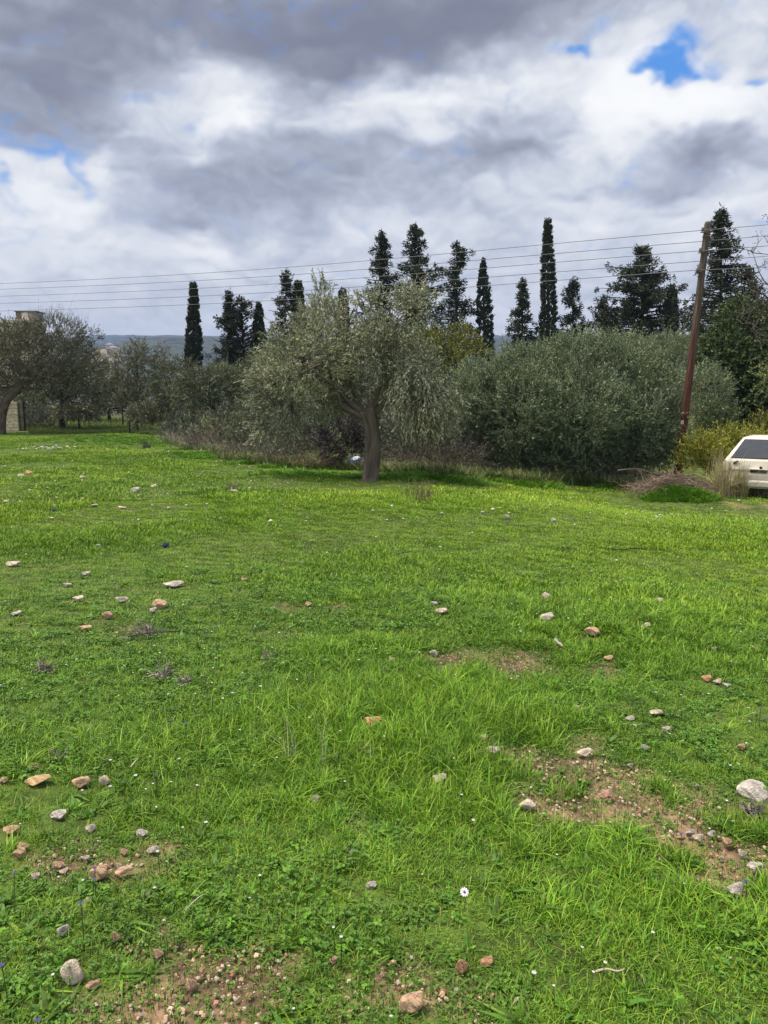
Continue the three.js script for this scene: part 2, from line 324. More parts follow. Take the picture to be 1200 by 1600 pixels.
// lobe: px, py, rx, ry (photo pixels), extra depth in metres
function crown(F, lobes, depth, s, R, perM2, gap = .42, droop = 0) {
  const tmp = V(0, 0, 0), tips = [];
  for (const [px, py, rx, ry, dz = 0, dr = droop] of lobes) {
    const d = depth + dz, c = at(px, py, d), tw = s.twig * .36, ux = rx * PX(d), uy = ry * PX(d), uz = ux * .62 + uy * .38, ax = Math.max(rx * PX(d) * .55, rx * PX(d) - tw), ay = Math.max(ry * PX(d) * .55, ry * PX(d) - tw), az = (ax * .62 + ay * .38);
    const count = Math.round(perM2 * 4 * Math.PI * Math.pow((Math.pow(ux * uy, 1.6) + Math.pow(ux * uz, 1.6) + Math.pow(uy * uz, 1.6)) / 3, 1 / 1.6) / 2);
    for (let n = 0; n < count; n++) {
      const o = randDir(R), q = 1 - .5 * R() * R();
      const p = V(c.x + o.x * ax * q, c.y + o.y * ay * q, c.z + o.z * az * q);
      const clump = fbm(p.x * 2.6 + 13, p.y * 2.6, p.z * 2.6, 3);
      if (clump < gap * (.75 + .5 * q * q) && R() < .92) continue;
      if (p.y < height(p.x, p.z) + .05) continue;
      const up = (s.up ?? .15) - dr * 1.6;
      const dir = o.clone().multiplyScalar(.75).add(V(0, up, 0)).addScaledVector(randDir(R), .65).normalize();
      const L = s.twig * (.55 + .8 * R()) * (R() < .05 && o.y > .1 ? 1.9 : 1), end = p.clone().addScaledVector(dir, L); if (dr) end.y -= L * dr * .6;
      F.stem(p, end, .006, .002, s.stemc);
      const tone = clamp(.1 + .8 * R() * R() + (clump - .45) * 1.2), hue = smooth(.45, .75, fbm(p.x * .9 + 3, p.y * .9, p.z * .9 + 40, 3)), base = mixc(s.dark, s.light, tone).map((v, q) => v * mix(1, [1.3, 1.16, .72][q], hue * (s.warm ?? .3)));
      for (let k = 0; k < s.leaves; k++) {
        const t = (k + R() * .7) / s.leaves; tmp.copy(p).lerp(end, t);
        const ld = dir.clone().addScaledVector(randDir(R), .85); ld.y -= dr * .7; ld.normalize();
        const tl = R() < .22 ? 1.5 : .7 + .6 * R();
        F.leaf(tmp, ld, sideOf(ld, R), s.len * (.65 + .7 * R()), s.wid * (.7 + .6 * R()), vary(base, tl));
      }
      if (R() < .03) tips.push(p);
    }
  }
  return tips;
}
function broadleaf(name, label, category, o) {
  const R = rng(o.seed), base = o.base, T = thing(name, label, category, base, o.group), d = o.depth;
  const geos = [];
  for (const [pts, r] of o.trunks ?? []) {
    const P = pts.map(([x, y, z = 0]) => (x === 'b' ? base.clone().add(V(y, -.08, z)) : at(x, y, d + z))), c = curve(P, 10 + P.length * 2);
    geos.push(tube(c, c.map((_, i) => { const t = i / (c.length - 1); return mix(r[0], r[1], Math.pow(t, .75)) * (1 + (o.flare ?? .35) * Math.exp(-t * 9)); }), 12, .16, o.seed + geos.length));
  }
  for (const g of geos) { g.translate(-base.x, -base.y, -base.z); }
  if (geos.length) mesh('trunk', mergeGeometries(geos), o.bark ?? M.darkBark, T);
  if (o.fork) {
    const f = at(o.fork[0], o.fork[1], d), lg = [];
    for (const [px, py, rx, ry, dz = 0] of o.lobes) {
      const e = at(px, py, d + dz), l = limb(f, e, o.limbR ?? .05, .012, R, .1); lg.push(l.geo);
      for (let k = 0; k < (o.sub ?? 4); k++) {
        const dd = d + dz, q = V(e.x + (R() * 2 - 1) * rx * PX(dd) * .85, e.y + (R() * 2 - 1) * ry * PX(dd) * .85, e.z + (R() * 2 - 1) * rx * PX(dd) * .6);
        lg.push(limb(l.pts[3 + Math.floor(R() * 4)], q, .02, .005, R, .12, 5).geo);
      }
    }
    for (const g of lg) g.translate(-base.x, -base.y, -base.z);
    mesh('limbs', mergeGeometries(lg), o.bark ?? M.darkBark, T);
  }
  const F = new Faces();
  crown(F, o.lobes, d, o.style, R, o.density ?? 60, o.gap ?? .42, o.droop ?? 0);
  if (o.style2) crown(F, o.lobes2 ?? o.lobes, d, o.style2, R, o.density2 ?? 10, .42, 0);
  mesh('crown', F.geometry(base), M.leaf, T);
  return T;
}
const foot = (px, depth) => { const p = at(px, 640, depth); p.y = height(p.x, p.z); return p; };

// the olive tree in the middle of the field
{
  const base = ground(578, 752), d = -base.z, R = rng(77);
  const T = thing('olive_tree', 'large grey-green olive tree with a stout bare trunk standing in the grass at the centre', 'tree', base);
  const place = (g) => g.translate(-base.x, -base.y, -base.z);
  const tp = curve([base.clone().add(V(-.02, -.1, 0)), at(578, 742, d), at(583, 705, d), at(583, 675, d), at(578, 652, d), at(573, 640, d)], 22);
  mesh('trunk', place(tube(tp, tp.map((_, i) => { const t = i / 22; return (.172 - .028 * t) * (1 + .45 * Math.exp(-t * 10)) * (1 + .1 * smooth(.7, 1, t)); }), 22, .34, 5)), M.oliveBark, T);
  const fork = at(575, 645, d), lobes = [[455, 620, 66, 50, .3], [480, 560, 70, 58, -.3], [545, 520, 74, 52, .4], [610, 500, 66, 46, -.2], [648, 478, 36, 34, .1], [638, 566, 52, 58, .3], [680, 625, 46, 46, -.2, .5], [645, 608, 50, 50, -.6, .8], [590, 550, 70, 50, 0, .2], [500, 612, 56, 40, .5, .1], [425, 600, 38, 56, .4], [580, 590, 80, 60, .8], [505, 520, 54, 50, .5], [430, 665, 42, 26, .3, .4], [655, 655, 36, 34, -.4, 1]];
  const limbs = [[[572, 650], [545, 628], [528, 608], [505, 590], [480, 560]], [[570, 652], [545, 641], [532, 630], [527, 615], [500, 625], [455, 630]], [[575, 645], [553, 612], [548, 590], [540, 545], [545, 505]], [[578, 645], [590, 610], [605, 570], [612, 520], [640, 480]], [[580, 648], [605, 620], [640, 595], [665, 560]], [[580, 650], [600, 632], [640, 628], [676, 625]], [[552, 605], [520, 590], [505, 570], [460, 590], [428, 600]]];
  const joints = [];
  limbs.forEach((l, n) => {
    const pts = curve(l.map(([x, y], i) => at(x, y, d + (i ? (noise(n * 3.7, i * 1.9) - .5) * 1.6 * i / l.length : 0))), 16);
    mesh('limb', place(tube(pts, pts.map((_, i) => mix(n === 6 ? .06 : .088, .014, Math.pow(i / 16, .7))), 9, .2, 20 + n)), M.oliveBark, T); joints.push(...pts.slice(5));
  });
  const bg = [];
  for (const [px, py, rx, ry, dz] of lobes) for (let k = 0; k < 9; k++) {
    const q = at(px + (R() * 2 - 1) * rx * .9, py + (R() * 2 - 1) * ry * .9, d + dz + (R() - .5) * 1.2);
    let best = joints[0]; for (const j of joints) if (j.distanceTo(q) < best.distanceTo(q)) best = j;
    bg.push(limb(best, q, .016, .004, R, .14, 6).geo);
  }
  mesh('branches', place(mergeGeometries(bg)), M.oliveBark, T).userData.kind = 'stuff';
  const F = new Faces();
  crown(F, lobes, d, GREY_OLIVE, R, 122, .445);
  mesh('crown', F.geometry(base), M.leaf, T);
}
broadleaf('olive_tree', 'slender airy grey-green treetop rising behind the left side of the central olive tree', 'tree', { seed: 5, depth: 22, base: foot(505, 22), style: { ...GREY_OLIVE, len: .085, wid: .03, up: .8 }, density: 67, gap: .44, bark: M.greyBark,
  trunks: [[[['b', 0, 0], [502, 600], [500, 500], [500, 440]], [.09, .012]]], lobes: [[497, 455, 20, 26], [510, 470, 22, 30], [488, 490, 22, 34], [503, 520, 34, 36], [526, 500, 18, 30], [500, 570, 44, 50]] });

// the trees behind the central olive
broadleaf('leafy_tree', 'yellow-green rounded tree between the central olive and the big bush', 'tree', { seed: 8, depth: 28, base: foot(705, 28), style: YELLOW, density: 49, gap: .36, fork: [705, 630], trunks: [[[['b', 0, 0], [705, 630]], [.12, .09]]],
  lobes: [[705, 540, 40, 34], [690, 572, 44, 42, -.5], [732, 560, 30, 32], [668, 540, 26, 28], [715, 600, 44, 36]] });
broadleaf('leafy_tree', 'dusky tree hidden behind the left half of the central olive', 'tree', { seed: 9, depth: 27, base: foot(440, 27), style: DUSK_OLIVE, density: 49, gap: .3, fork: [440, 650], trunks: [[[['b', 0, 0], [440, 650]], [.13, .1]]],
  lobes: [[430, 600, 46, 56], [470, 640, 54, 48], [405, 640, 36, 40], [450, 560, 40, 34]] });
broadleaf('leafy_tree', 'dark tree directly behind the trunk of the central olive', 'tree', { seed: 10, depth: 25, base: foot(560, 25), style: DUSK_OLIVE, density: 49, gap: .3, fork: [560, 660], trunks: [[[['b', 0, 0], [560, 660]], [.13, .1]]],
  lobes: [[540, 620, 60, 54], [610, 630, 60, 54], [570, 570, 64, 40], [650, 600, 44, 60], [690, 650, 50, 44]] });

// the big olive bush
broadleaf('olive_bush', 'huge rounded grey-green olive bush, dark at its foot, left of the leaning pole', 'bush', { seed: 12, depth: 19.6, base: foot(880, 19.6), style: BUSH_OLIVE, density: 171, gap: .33, bark: M.greyBark, flare: 0,
  trunks: [[[['b', -.8, 0], [820, 680], [780, 600]], [.05, .015]], [[['b', -.3, .2], [870, 670], [860, 580]], [.06, .015]], [[['b', .3, 0], [910, 680], [930, 590]], [.06, .015]], [[['b', 1, 0], [960, 690], [1000, 620]], [.05, .015]], [[['b', 1.6, -.3], [1000, 700], [1030, 640]], [.035, .015]]],
  lobes: [[762, 612, 56, 52, .2], [830, 588, 66, 46, 0], [905, 572, 72, 48, .2], [972, 580, 68, 52, .1], [1024, 622, 48, 54, .2], [822, 640, 84, 62, -.4], [905, 640, 90, 66, -.5], [990, 655, 74, 62, -.3], [742, 642, 44, 54, .1], [800, 690, 60, 40, .2], [930, 690, 90, 40, .3], [800, 706, 60, 34, .1], [870, 712, 60, 30, -.1], [950, 714, 60, 28, .1], [1015, 700, 44, 34, .2]] });
broadleaf('olive_bush', 'smaller silvery bush just right of the leaning pole', 'bush', { seed: 13, depth: 23.5, base: foot(1105, 23.5), style: BUSH_OLIVE, density: 139, gap: .33, bark: M.greyBark, trunks: [[[['b', 0, 0], [1105, 670], [1105, 610]], [.05, .015]]],
  lobes: [[1103, 622, 36, 50], [1085, 655, 44, 44, .3], [1118, 655, 30, 40, .2]] });
broadleaf('olive_tree', 'pale green treetop peeping over the right shoulder of the big bush', 'tree', { seed: 14, depth: 30, base: foot(1050, 30), style: BUSH_OLIVE, density: 87, gap: .36, trunks: [[[['b', 0, 0], [1050, 600]], [.1, .03]]], lobes: [[1048, 548, 36, 28], [1075, 565, 34, 34], [1020, 560, 34, 30], [1055, 600, 60, 40]] });

// the right-hand edge
broadleaf('evergreen_tree', 'broad dark evergreen tree behind the car with a yellowish leafy top', 'tree', { seed: 15, depth: 25, base: foot(1165, 25), style: DARK, density: 107, gap: .36, fork: [1165, 640], trunks: [[[['b', 0, 0], [1165, 640]], [.16, .12]]], style2: { ...YELLOW, len: .1, wid: .045, up: .6 }, density2: 22, lobes2: [[1146, 482, 14, 24], [1140, 510, 26, 20], [1165, 520, 30, 20], [1190, 520, 20, 30]],
  lobes: [[1150, 555, 56, 54], [1200, 540, 56, 66, .3], [1122, 600, 42, 60], [1170, 620, 60, 52, -.4], [1146, 505, 28, 36], [1235, 600, 70, 80, .4], [1140, 650, 40, 26], [1215, 640, 60, 40, -.3]] });
{ // leafless tree at the right edge
  const base = foot(1262, 19), d = 19, R = rng(91), T = thing('bare_tree', 'leafless tree reaching its thin budding branches in from the right edge above the car', 'tree', base), g = [], F = new Faces();
  const tr = curve([base.clone().add(V(0, -.1, 0)), at(1262, 640, d), at(1255, 560, d), at(1250, 500, d)], 12);
  mesh('trunk', tube(tr, tr.map((_, i) => mix(.13, .07, i / 12)), 10, .15, 4).translate(-base.x, -base.y, -base.z), M.greyBark, T);
  const starts = [[1255, 560, 1158, 497], [1250, 520, 1165, 430], [1250, 505, 1176, 395], [1250, 505, 1200, 370], [1252, 530, 1180, 465], [1250, 505, 1250, 380], [1252, 510, 1310, 420], [1255, 545, 1170, 480], [1250, 500, 1190, 440], [1255, 560, 1165, 505], [1250, 510, 1205, 425]];
  for (const [x0, y0, x1, y1] of starts) {
    const l = limb(at(x0, y0, d), at(x1, y1, d + (R() - .5) * 1.6), .03, .005, R, .1, 9); g.push(l.geo);
    for (let k = 0; k < 9; k++) {
      const p = l.pts[3 + Math.floor(R() * 7)], q = p.clone().addScaledVector(randDir(R).add(V(-.1, .55, 0)).normalize(), .25 + .5 * R()), s = limb(p, q, .011, .003, R, .12, 5); g.push(s.geo);
      for (let j = 0; j < 5; j++) { const a = s.pts[1 + Math.floor(R() * 5)], dd = randDir(R).add(V(0, .5, 0)).normalize(); F.stem(a, a.clone().addScaledVector(dd, .14), .004, .002, [.1, .08, .07]); for (let m = 0; m < 3; m++) F.leaf(a.clone().addScaledVector(dd, .05 * m), dd, sideOf(dd, R), .05, .022, [.07, .07, .05]); }
    }
  }
  mesh('branches', mergeGeometries(g).translate(-base.x, -base.y, -base.z), M.greyBark, T);
  mesh('buds', F.geometry(base), M.leaf, T).userData.kind = 'stuff';
}
broadleaf('young_tree', 'sprig of bright light-green leaves hanging at the right edge above the car', 'tree', { seed: 17, depth: 18.4, base: foot(1225, 18.4), style: { ...YELLOW, dark: [.14, .19, .05], light: [.30, .36, .12], len: .09, wid: .03, up: .1 }, density: 49, gap: .45, trunks: [[[['b', 0, 0], [1222, 640], [1212, 560]], [.03, .01]]], lobes: [[1196, 560, 12, 18], [1206, 590, 16, 22], [1222, 570, 18, 30]], droop: .3 });
broadleaf('yellow_shrub', 'low yellow-green flowering shrub between the pole and the white car', 'shrub', { seed: 18, depth: 18.0, base: foot(1100, 18.0), style: WEED, density: 138, gap: .3, lobes: [[1100, 706, 34, 24], [1132, 696, 34, 22, .4], [1080, 720, 26, 20], [1160, 690, 36, 20, 1], [1118, 724, 34, 22]] });
broadleaf('leafy_weed', 'green weeds growing tall behind the roof of the white car', 'shrub', { seed: 19, depth: 21.5, base: foot(1194, 21.5), style: { ...YELLOW, up: 1, len: .12, wid: .03 }, density: 72, gap: .3, lobes: [[1196, 668, 14, 20], [1215, 672, 20, 22]] });

// the left-hand olives
broadleaf('olive_tree', 'old brownish olive tree leaning in from the left edge over the stone pillar', 'tree', { seed: 21, depth: 40, base: foot(-6, 40), style: { ...BROWN, light: [.17, .16, .11] }, density: 39, gap: .36, bark: M.oliveBark, fork: [34, 600], limbR: .09,
  trunks: [[[['b', 0, 0], [2, 645], [14, 620], [30, 606], [36, 588]], [.34, .16]], [[[20, 612], [40, 608], [70, 606], [88, 596]], [.12, .05]], [[[34, 600], [44, 585], [50, 565], [52, 540]], [.09, .03]], [[[42, 592], [58, 580], [72, 566]], [.07, .02]]],
  lobes: [[18, 560, 50, 42], [62, 550, 56, 40, -.4], [105, 555, 44, 40, .3], [30, 525, 46, 24], [86, 520, 50, 26, .2], [128, 580, 34, 38], [-28, 550, 50, 46], [4, 590, 44, 28, .6], [-20, 600, 40, 30, .5], [10, 530, 40, 26, .5], [72, 588, 54, 22, -.5], [140, 525, 18, 14]], style2: { ...DRYBUSH, up: 1.6, twig: .8, leaves: 3 }, density2: 12, lobes2: [[95, 505, 34, 14], [125, 515, 26, 14], [70, 500, 24, 12]] });
broadleaf('olive_tree', 'olive tree with a dark upright trunk behind the wire fence, right of the stone pillar', 'tree', { seed: 22, depth: 44, base: foot(96, 44), style: { ...DUSK_OLIVE, len: .13, wid: .055 }, density: 32, gap: .34, fork: [98, 625], limbR: .07, trunks: [[[['b', 0, 0], [96, 640], [99, 622]], [.16, .12]]],
  lobes: [[100, 595, 44, 30], [60, 600, 40, 26], [135, 600, 34, 28], [95, 570, 50, 30], [150, 590, 24, 40]] });
broadleaf('leafy_tree', 'brownish bushy tree right of the small white house', 'tree', { seed: 23, depth: 42, base: foot(212, 42), style: { ...BROWN, len: .12, wid: .05 }, density: 35, gap: .33, fork: [212, 640], trunks: [[[['b', 0, 0], [212, 640]], [.11, .09]]],
  lobes: [[200, 575, 24, 30], [215, 555, 17, 24], [230, 580, 30, 34], [195, 612, 32, 28], [232, 614, 40, 26], [252, 565, 15, 24], [254, 590, 20, 24], [172, 600, 18, 30]] });
broadleaf('olive_tree', 'dusky spreading olive tree with a thin trunk left of the central olive', 'tree', { seed: 24, depth: 35, base: foot(333, 35), style: DUSK_OLIVE, density: 49, gap: .34, fork: [333, 640], trunks: [[[['b', 0, 0], [334, 660], [333, 636]], [.08, .06]]],
  lobes: [[330, 602, 46, 28], [362, 612, 30, 30], [300, 618, 40, 24], [345, 590, 34, 18, .3], [375, 600, 26, 24], [310, 596, 28, 20]] });
broadleaf('olive_tree', 'low dusky olive tree between the brownish tree and the tall narrow cypress', 'tree', { seed: 25, depth: 38, base: foot(272, 38), style: { ...DUSK_OLIVE, light: [.14, .16, .11] }, density: 44, gap: .34, fork: [272, 650], trunks: [[[['b', 0, 0], [272, 650]], [.1, .08]]],
  lobes: [[270, 600, 34, 30], [285, 575, 24, 16], [255, 620, 34, 30], [290, 622, 34, 26]] });
broadleaf('leafy_tree', 'dense dark tree filling the gap behind the fence posts', 'tree', { seed: 26, depth: 54, base: foot(170, 54), style: { ...DUSK_OLIVE, len: .17, wid: .085 }, density: 22, gap: .25, fork: [170, 640], trunks: [[[['b', 0, 0], [170, 640]], [.15, .1]]], lobes: [[130, 625, 44, 26], [180, 622, 40, 24], [230, 630, 44, 24], [70, 628, 44, 22], [20, 630, 50, 24]] });
broadleaf('leafy_tree', 'dark trees massed below the paired conifers left of centre', 'tree', { seed: 27, depth: 48, base: foot(370, 48), style: { ...DUSK_OLIVE, len: .17, wid: .085 }, density: 22, gap: .25, fork: [370, 640], trunks: [[[['b', 0, 0], [370, 640]], [.15, .1]]], lobes: [[300, 628, 50, 26], [350, 605, 40, 34], [400, 600, 44, 40], [400, 640, 60, 24], [440, 575, 40, 30]] });
const SHRUBS = [[283, 668, 30, 22, 33, SMOKE, 'dark shrub at the left end of the hedge, below the brownish tree'], [235, 648, 34, 14, 38, BROWN, 'low brown scrub between the two tallest fence posts'], [362, 655, 34, 24, 31, SMOKE, 'smoky green shrub right of the thin olive trunk'], [320, 680, 30, 16, 29, BROWN, 'brown-green shrub at the foot of the thin olive trunk'], [405, 672, 44, 34, 24.5, DUSK_OLIVE, 'dark green shrub under the left end of the central olive crown'],
  [470, 672, 50, 36, 20.5, SMOKE, 'smoky dark shrub left of the central olive trunk'], [530, 690, 34, 34, 18.8, { ...SMOKE, dark: [.03, .026, .03], light: [.075, .06, .065] }, 'blackish purple shrub just left of the central olive trunk'], [400, 705, 44, 18, 22, DRYBUSH, 'grey dry shrub at the grass edge left of the central olive'], [640, 680, 46, 40, 19.6, SMOKE, 'smoky shrub just right of the central olive trunk'], [700, 690, 44, 36, 19.4, SMOKE, 'dark shrub between the central olive and the big bush'], [660, 715, 50, 16, 18.6, DRYBUSH, 'dry brown shrub low between the olive trunk and the big bush'], [120, 645, 34, 12, 43, BROWN, 'low brown scrub behind the nearest fence post of the left fence'], [60, 655, 24, 18, 45.5, SMOKE, 'dark shrub right behind the stone pillar']];
SHRUBS.push([760, 700, 50, 40, 21.5, SMOKE, 'dark scrub behind the left foot of the big bush'], [880, 705, 70, 36, 22, SMOKE, 'dark scrub behind the middle foot of the big bush'], [1000, 700, 60, 36, 21.5, SMOKE, 'dark scrub behind the right foot of the big bush'], [600, 665, 60, 50, 22.5, SMOKE, 'smoky thicket further back behind the central trunk'], [340, 690, 50, 14, 26, DRYBUSH, 'grey dry bushes where the hedge bends left of the central olive'], [455, 706, 50, 20, 19.6, DRYBUSH, 'greyish dead bush beneath the left crown of the central olive'], [720, 718, 40, 18, 18.5, DRYBUSH, 'grey dead bush at the left foot of the big bush']);
SHRUBS.forEach(([x, y, rx, ry, d, style, label], n) => broadleaf('shrub', label, 'shrub', { seed: 40 + n, depth: d, base: foot(x, d), style: d > 28 ? { ...style, len: style.len * 1.4, wid: style.wid * 1.5 } : style, density: d > 28 ? 46 : 88, gap: .3, lobes: [[x, y, rx, ry], [x - rx * .5, y + ry * .35, rx * .6, ry * .7], [x + rx * .5, y + ry * .3, rx * .6, ry * .7, -.2]] }));

// ---------------------------------------------------------------- conifers beyond the hedge
const NEEDLE = [[.032, .048, .03], [.06, .08, .048], [.075, .078, .045]];
function conifer(label, o) {
  const R = rng(o.seed), d = o.d ?? 55, base = foot(o.x, d), T = thing(o.narrow ? 'narrow_cypress' : 'conifer', label, 'tree', base), F = new Faces(), wood = [];
  const top = at(o.x, o.top, d), bot = at(o.x, o.bot ?? 600, d), H = top.y - base.y, px = PX(d);
  const bend = (t) => V(base.x + (top.x - base.x) * t + (noise(t * 2.2, o.seed) - .5) * .5 * (o.narrow ? .4 : 1) * t, base.y + H * t, base.z);
  const tp = Array.from({ length: 12 }, (_, i) => bend(i / 11));
  wood.push(tube(tp, tp.map((_, i) => mix(.2, .02, i / 11)), 7, .1, o.seed));
  const t0 = (bot.y - base.y) / H;
  const spray = (p, dir, n, rad, len, wid, lean) => {
    const tone = R();
    for (let k = 0; k < n; k++) {
      const q = p.clone().addScaledVector(randDir(R), rad * Math.cbrt(R())), dd = dir.clone().multiplyScalar(lean).addScaledVector(randDir(R), .8).normalize(), c = mixc(mixc(NEEDLE[0], NEEDLE[1], tone), NEEDLE[2], R() * .35);
      F.leaf(q, dd, sideOf(dd, R), len * (.6 + .8 * R()), wid * (.7 + .6 * R()), vary(c, .75 + .5 * R()), .2);
    }
  };
  const prof = (t) => { const a = o.prof; for (let i = 1; i < a.length; i++) if (t <= a[i][0]) return [0, 1].map((k) => mix(a[i - 1][k + 1] ?? a[i - 1][1], a[i][k + 1] ?? a[i][1], (t - a[i - 1][0]) / (a[i][0] - a[i - 1][0]))); return [0, 0]; };
  if (o.narrow) {
    const n = o.n ?? 460;
    for (let k = 0; k < n; k++) {
      const t = t0 + (1 - t0) * (k + R()) / n, s = (t - t0) / (1 - t0), az = R() * 6.2832, [wl, wr] = prof(s), w = Math.sin(az) > 0 ? wr : wl;
      const lump = .62 + .75 * fbm(Math.cos(az) * 1.4 + o.seed, s * H * .9, Math.sin(az) * 1.4, 3), rr = w * px * .92 * lump * (.55 + .45 * Math.sqrt(R())), c = bend(t), p = V(c.x + Math.sin(az) * rr, c.y + (R() - .5) * .3, c.z + Math.cos(az) * rr);
      spray(p, V(Math.sin(az) * .35, 1, Math.cos(az) * .35), 20, .13, .22 * (1 - .4 * s), .08, 1.5);
    }
  } else {
    const n = Math.round((o.n ?? 64) * 1.5);
    for (let k = 0; k < n; k++) {
      const s = Math.pow((k + R()) / n, .92), t = t0 + (1 - t0) * s, az = R() * 6.2832, [wl, wr] = prof(s), w = Math.max(.12, (Math.sin(az) > 0 ? wr : wl) * 1.5 - 2.5) * px, L = w * (.42 + .78 * R()), c = bend(t);
      const rise = o.rise ?? .25, out = V(Math.sin(az), 0, Math.cos(az)), tip = c.clone().addScaledVector(out, L).add(V(0, L * (rise * (1 - s * .3)) - L * .12 + .1, 0));
      const mid = c.clone().lerp(tip, .55).add(V(0, -L * .06 + L * rise * .25, 0)), pts = curve([c, mid, tip], 6);
      wood.push(tube(pts, pts.map((_, i) => mix(.05, .012, i / 6)), 5, .1, k));
      const m = Math.max(2, Math.round(L / .34));
      for (let j = 0; j < m; j++) {
        const u = (j + .5) / m; if (u < .16 && s < .9) continue;
        const q = pts[Math.min(6, Math.round(u * 6))].clone().addScaledVector(randDir(R), .12); if (R() < (o.sparse ?? .18) + .08) continue;
        q.y -= R() * .22;
        spray(q, out.clone().add(V(0, -.15 + R() * .6, 0)), 30, .13 + .17 * R(), .21, .072, .7);
      }
    }
    for (let k = 0; k < 10; k++) spray(bend(1.004 - k * .011), V(0, 1, 0), 8, .02 + k * .014, .15, .05, 1.6);
  }
  mesh('trunk', mergeGeometries(wood).translate(-base.x, -base.y, -base.z), M.darkBark, T);
  mesh('crown', F.geometry(base), M.needle, T);
}
const CONES = [
  ['tall narrow cypress alone on the left, against the blue hills', { x: 302, top: 446, bot: 585, narrow: 1, prof: [[0, 12], [.25, 13], [.45, 13], [.6, 9], [.85, 6.5], [1, 4]], seed: 101, d: 52 }],
  ['pointed conifer with upturned left branches, first of the paired trees left of centre', { x: 358, top: 457, bot: 600, prof: [[0, 30, 30], [.25, 26, 22], [.45, 16, 14], [.7, 12, 10], [.85, 6], [1, 2]], seed: 102, d: 52, rise: .6, n: 60 }],
  ['bushy conifer with an open crown, second of the paired trees left of centre', { x: 380, top: 467, bot: 600, prof: [[0, 24, 26], [.5, 20, 26], [.8, 18, 22], [.93, 9, 10], [1, 4]], seed: 103, d: 52, rise: .5, n: 60 }],
  ['small smooth dark cypress right beside the paired conifers', { x: 403, top: 477, bot: 600, narrow: 1, prof: [[0, 11], [.5, 10], [.8, 6.5], [1, 1.5]], seed: 104, d: 52 }],
  ['thin-topped conifer behind the upper left of the central olive', { x: 443, top: 426, bot: 580, prof: [[0, 30, 30], [.3, 26, 24], [.5, 20, 18], [.75, 12, 12], [.9, 6, 6], [1, 2]], seed: 105, d: 52, rise: .2, n: 62 }],
  ['narrow dark cypress next to the thin-topped conifer behind the central olive', { x: 467, top: 441, bot: 580, narrow: 1, prof: [[0, 14], [.4, 11], [.75, 9], [.92, 6], [1, 3]], seed: 106, d: 52 }],
  ['short cypress tip showing right of the slender airy treetop', { x: 534, top: 455, bot: 570, narrow: 1, prof: [[0, 12], [.5, 10], [.8, 7], [1, 3]], seed: 107, d: 52 }],
  ['tall pointed conifer rising behind the top of the central olive', { x: 592, top: 364, bot: 570, prof: [[0, 40, 36], [.3, 34, 28], [.55, 26, 22], [.8, 15, 14], [.92, 9, 9], [1, 2]], seed: 108, d: 52, rise: .1, n: 96, sparse: .1 }],
  ['tall twin-topped conifer right of the pointed one, with a bough swept up to the right', { x: 646, top: 354, bot: 580, prof: [[0, 40, 46], [.3, 30, 44], [.5, 24, 46], [.66, 24, 44], [.74, 22, 20], [.86, 12, 14], [1, 4]], seed: 109, d: 52, rise: .45, n: 100, sparse: .12 }],
  ['ragged conifer with long bare side branches, left of the spindle cypress', { x: 713, top: 380, bot: 580, prof: [[0, 36, 34], [.28, 26, 44], [.36, 22, 14], [.52, 16, 26], [.6, 14, 10], [.8, 10, 8], [.93, 7, 16], [1, 2]], seed: 110, d: 52, rise: .15, n: 80 }],
  ['spindle-shaped dark cypress standing alone right of the ragged conifer', { x: 757, top: 409, bot: 580, narrow: 1, prof: [[0, 12], [.3, 15], [.55, 12], [.78, 8], [.9, 4], [1, 1]], seed: 111, d: 52 }],
  ['small pointed conifer left of the tallest column cypress', { x: 814, top: 436, bot: 580, prof: [[0, 36, 34], [.25, 26, 24], [.4, 24, 26], [.6, 13, 12], [.85, 6, 6], [1, 2]], seed: 112, d: 52, rise: .1, n: 70 }],
  ['tallest column cypress, narrow as a post, above the big bush', { x: 857, top: 347, bot: 570, narrow: 1, n: 620, prof: [[0, 13], [.2, 13], [.45, 11.5], [.7, 9], [.9, 5.5], [1, 3.5]], seed: 113, d: 52 }],
  ['ragged small conifer right of the column cypress', { x: 898, top: 437, bot: 580, prof: [[0, 40, 36], [.25, 30, 26], [.45, 30, 20], [.6, 14, 14], [.85, 8, 8], [1, 2]], seed: 114, d: 52, rise: .2, n: 66 }],
  ['broad rounded conifer with a layered crown, left of the leaning pole', { x: 1006, top: 388, bot: 580, prof: [[0, 62, 46], [.2, 62, 52], [.4, 52, 50], [.6, 46, 44], [.72, 40, 36], [.82, 36, 28], [.9, 14, 14], [1, 5]], seed: 115, d: 50, rise: .22, n: 150, sparse: .14 }],
  ['narrow cypress pressed against the right side of the broad rounded conifer', { x: 1048, top: 450, bot: 580, narrow: 1, prof: [[0, 11], [.5, 10], [.85, 7], [1, 3]], seed: 116, d: 51 }],
  ['shaggy dark treelet left of the broad rounded conifer', { x: 940, top: 470, bot: 580, prof: [[0, 26, 26], [.4, 22, 22], [.75, 14, 16], [1, 4]], seed: 117, d: 52, rise: .3, n: 46 }],
  ['tall open conifer behind and right of the leaning pole', { x: 1130, top: 330, bot: 570, prof: [[0, 62, 50], [.2, 60, 44], [.35, 56, 44], [.5, 26, 30], [.7, 20, 26], [.82, 14, 20], [.93, 8, 8], [1, 3]], seed: 118, d: 44, rise: .18, n: 120, sparse: .16 }],
  ['low conifer boughs at the right of the leaning pole, behind the evergreen', { x: 1168, top: 420, bot: 560, prof: [[0, 30, 34], [.4, 22, 26], [.7, 12, 14], [1, 3]], seed: 119, d: 44, rise: .3, n: 50 }],
];
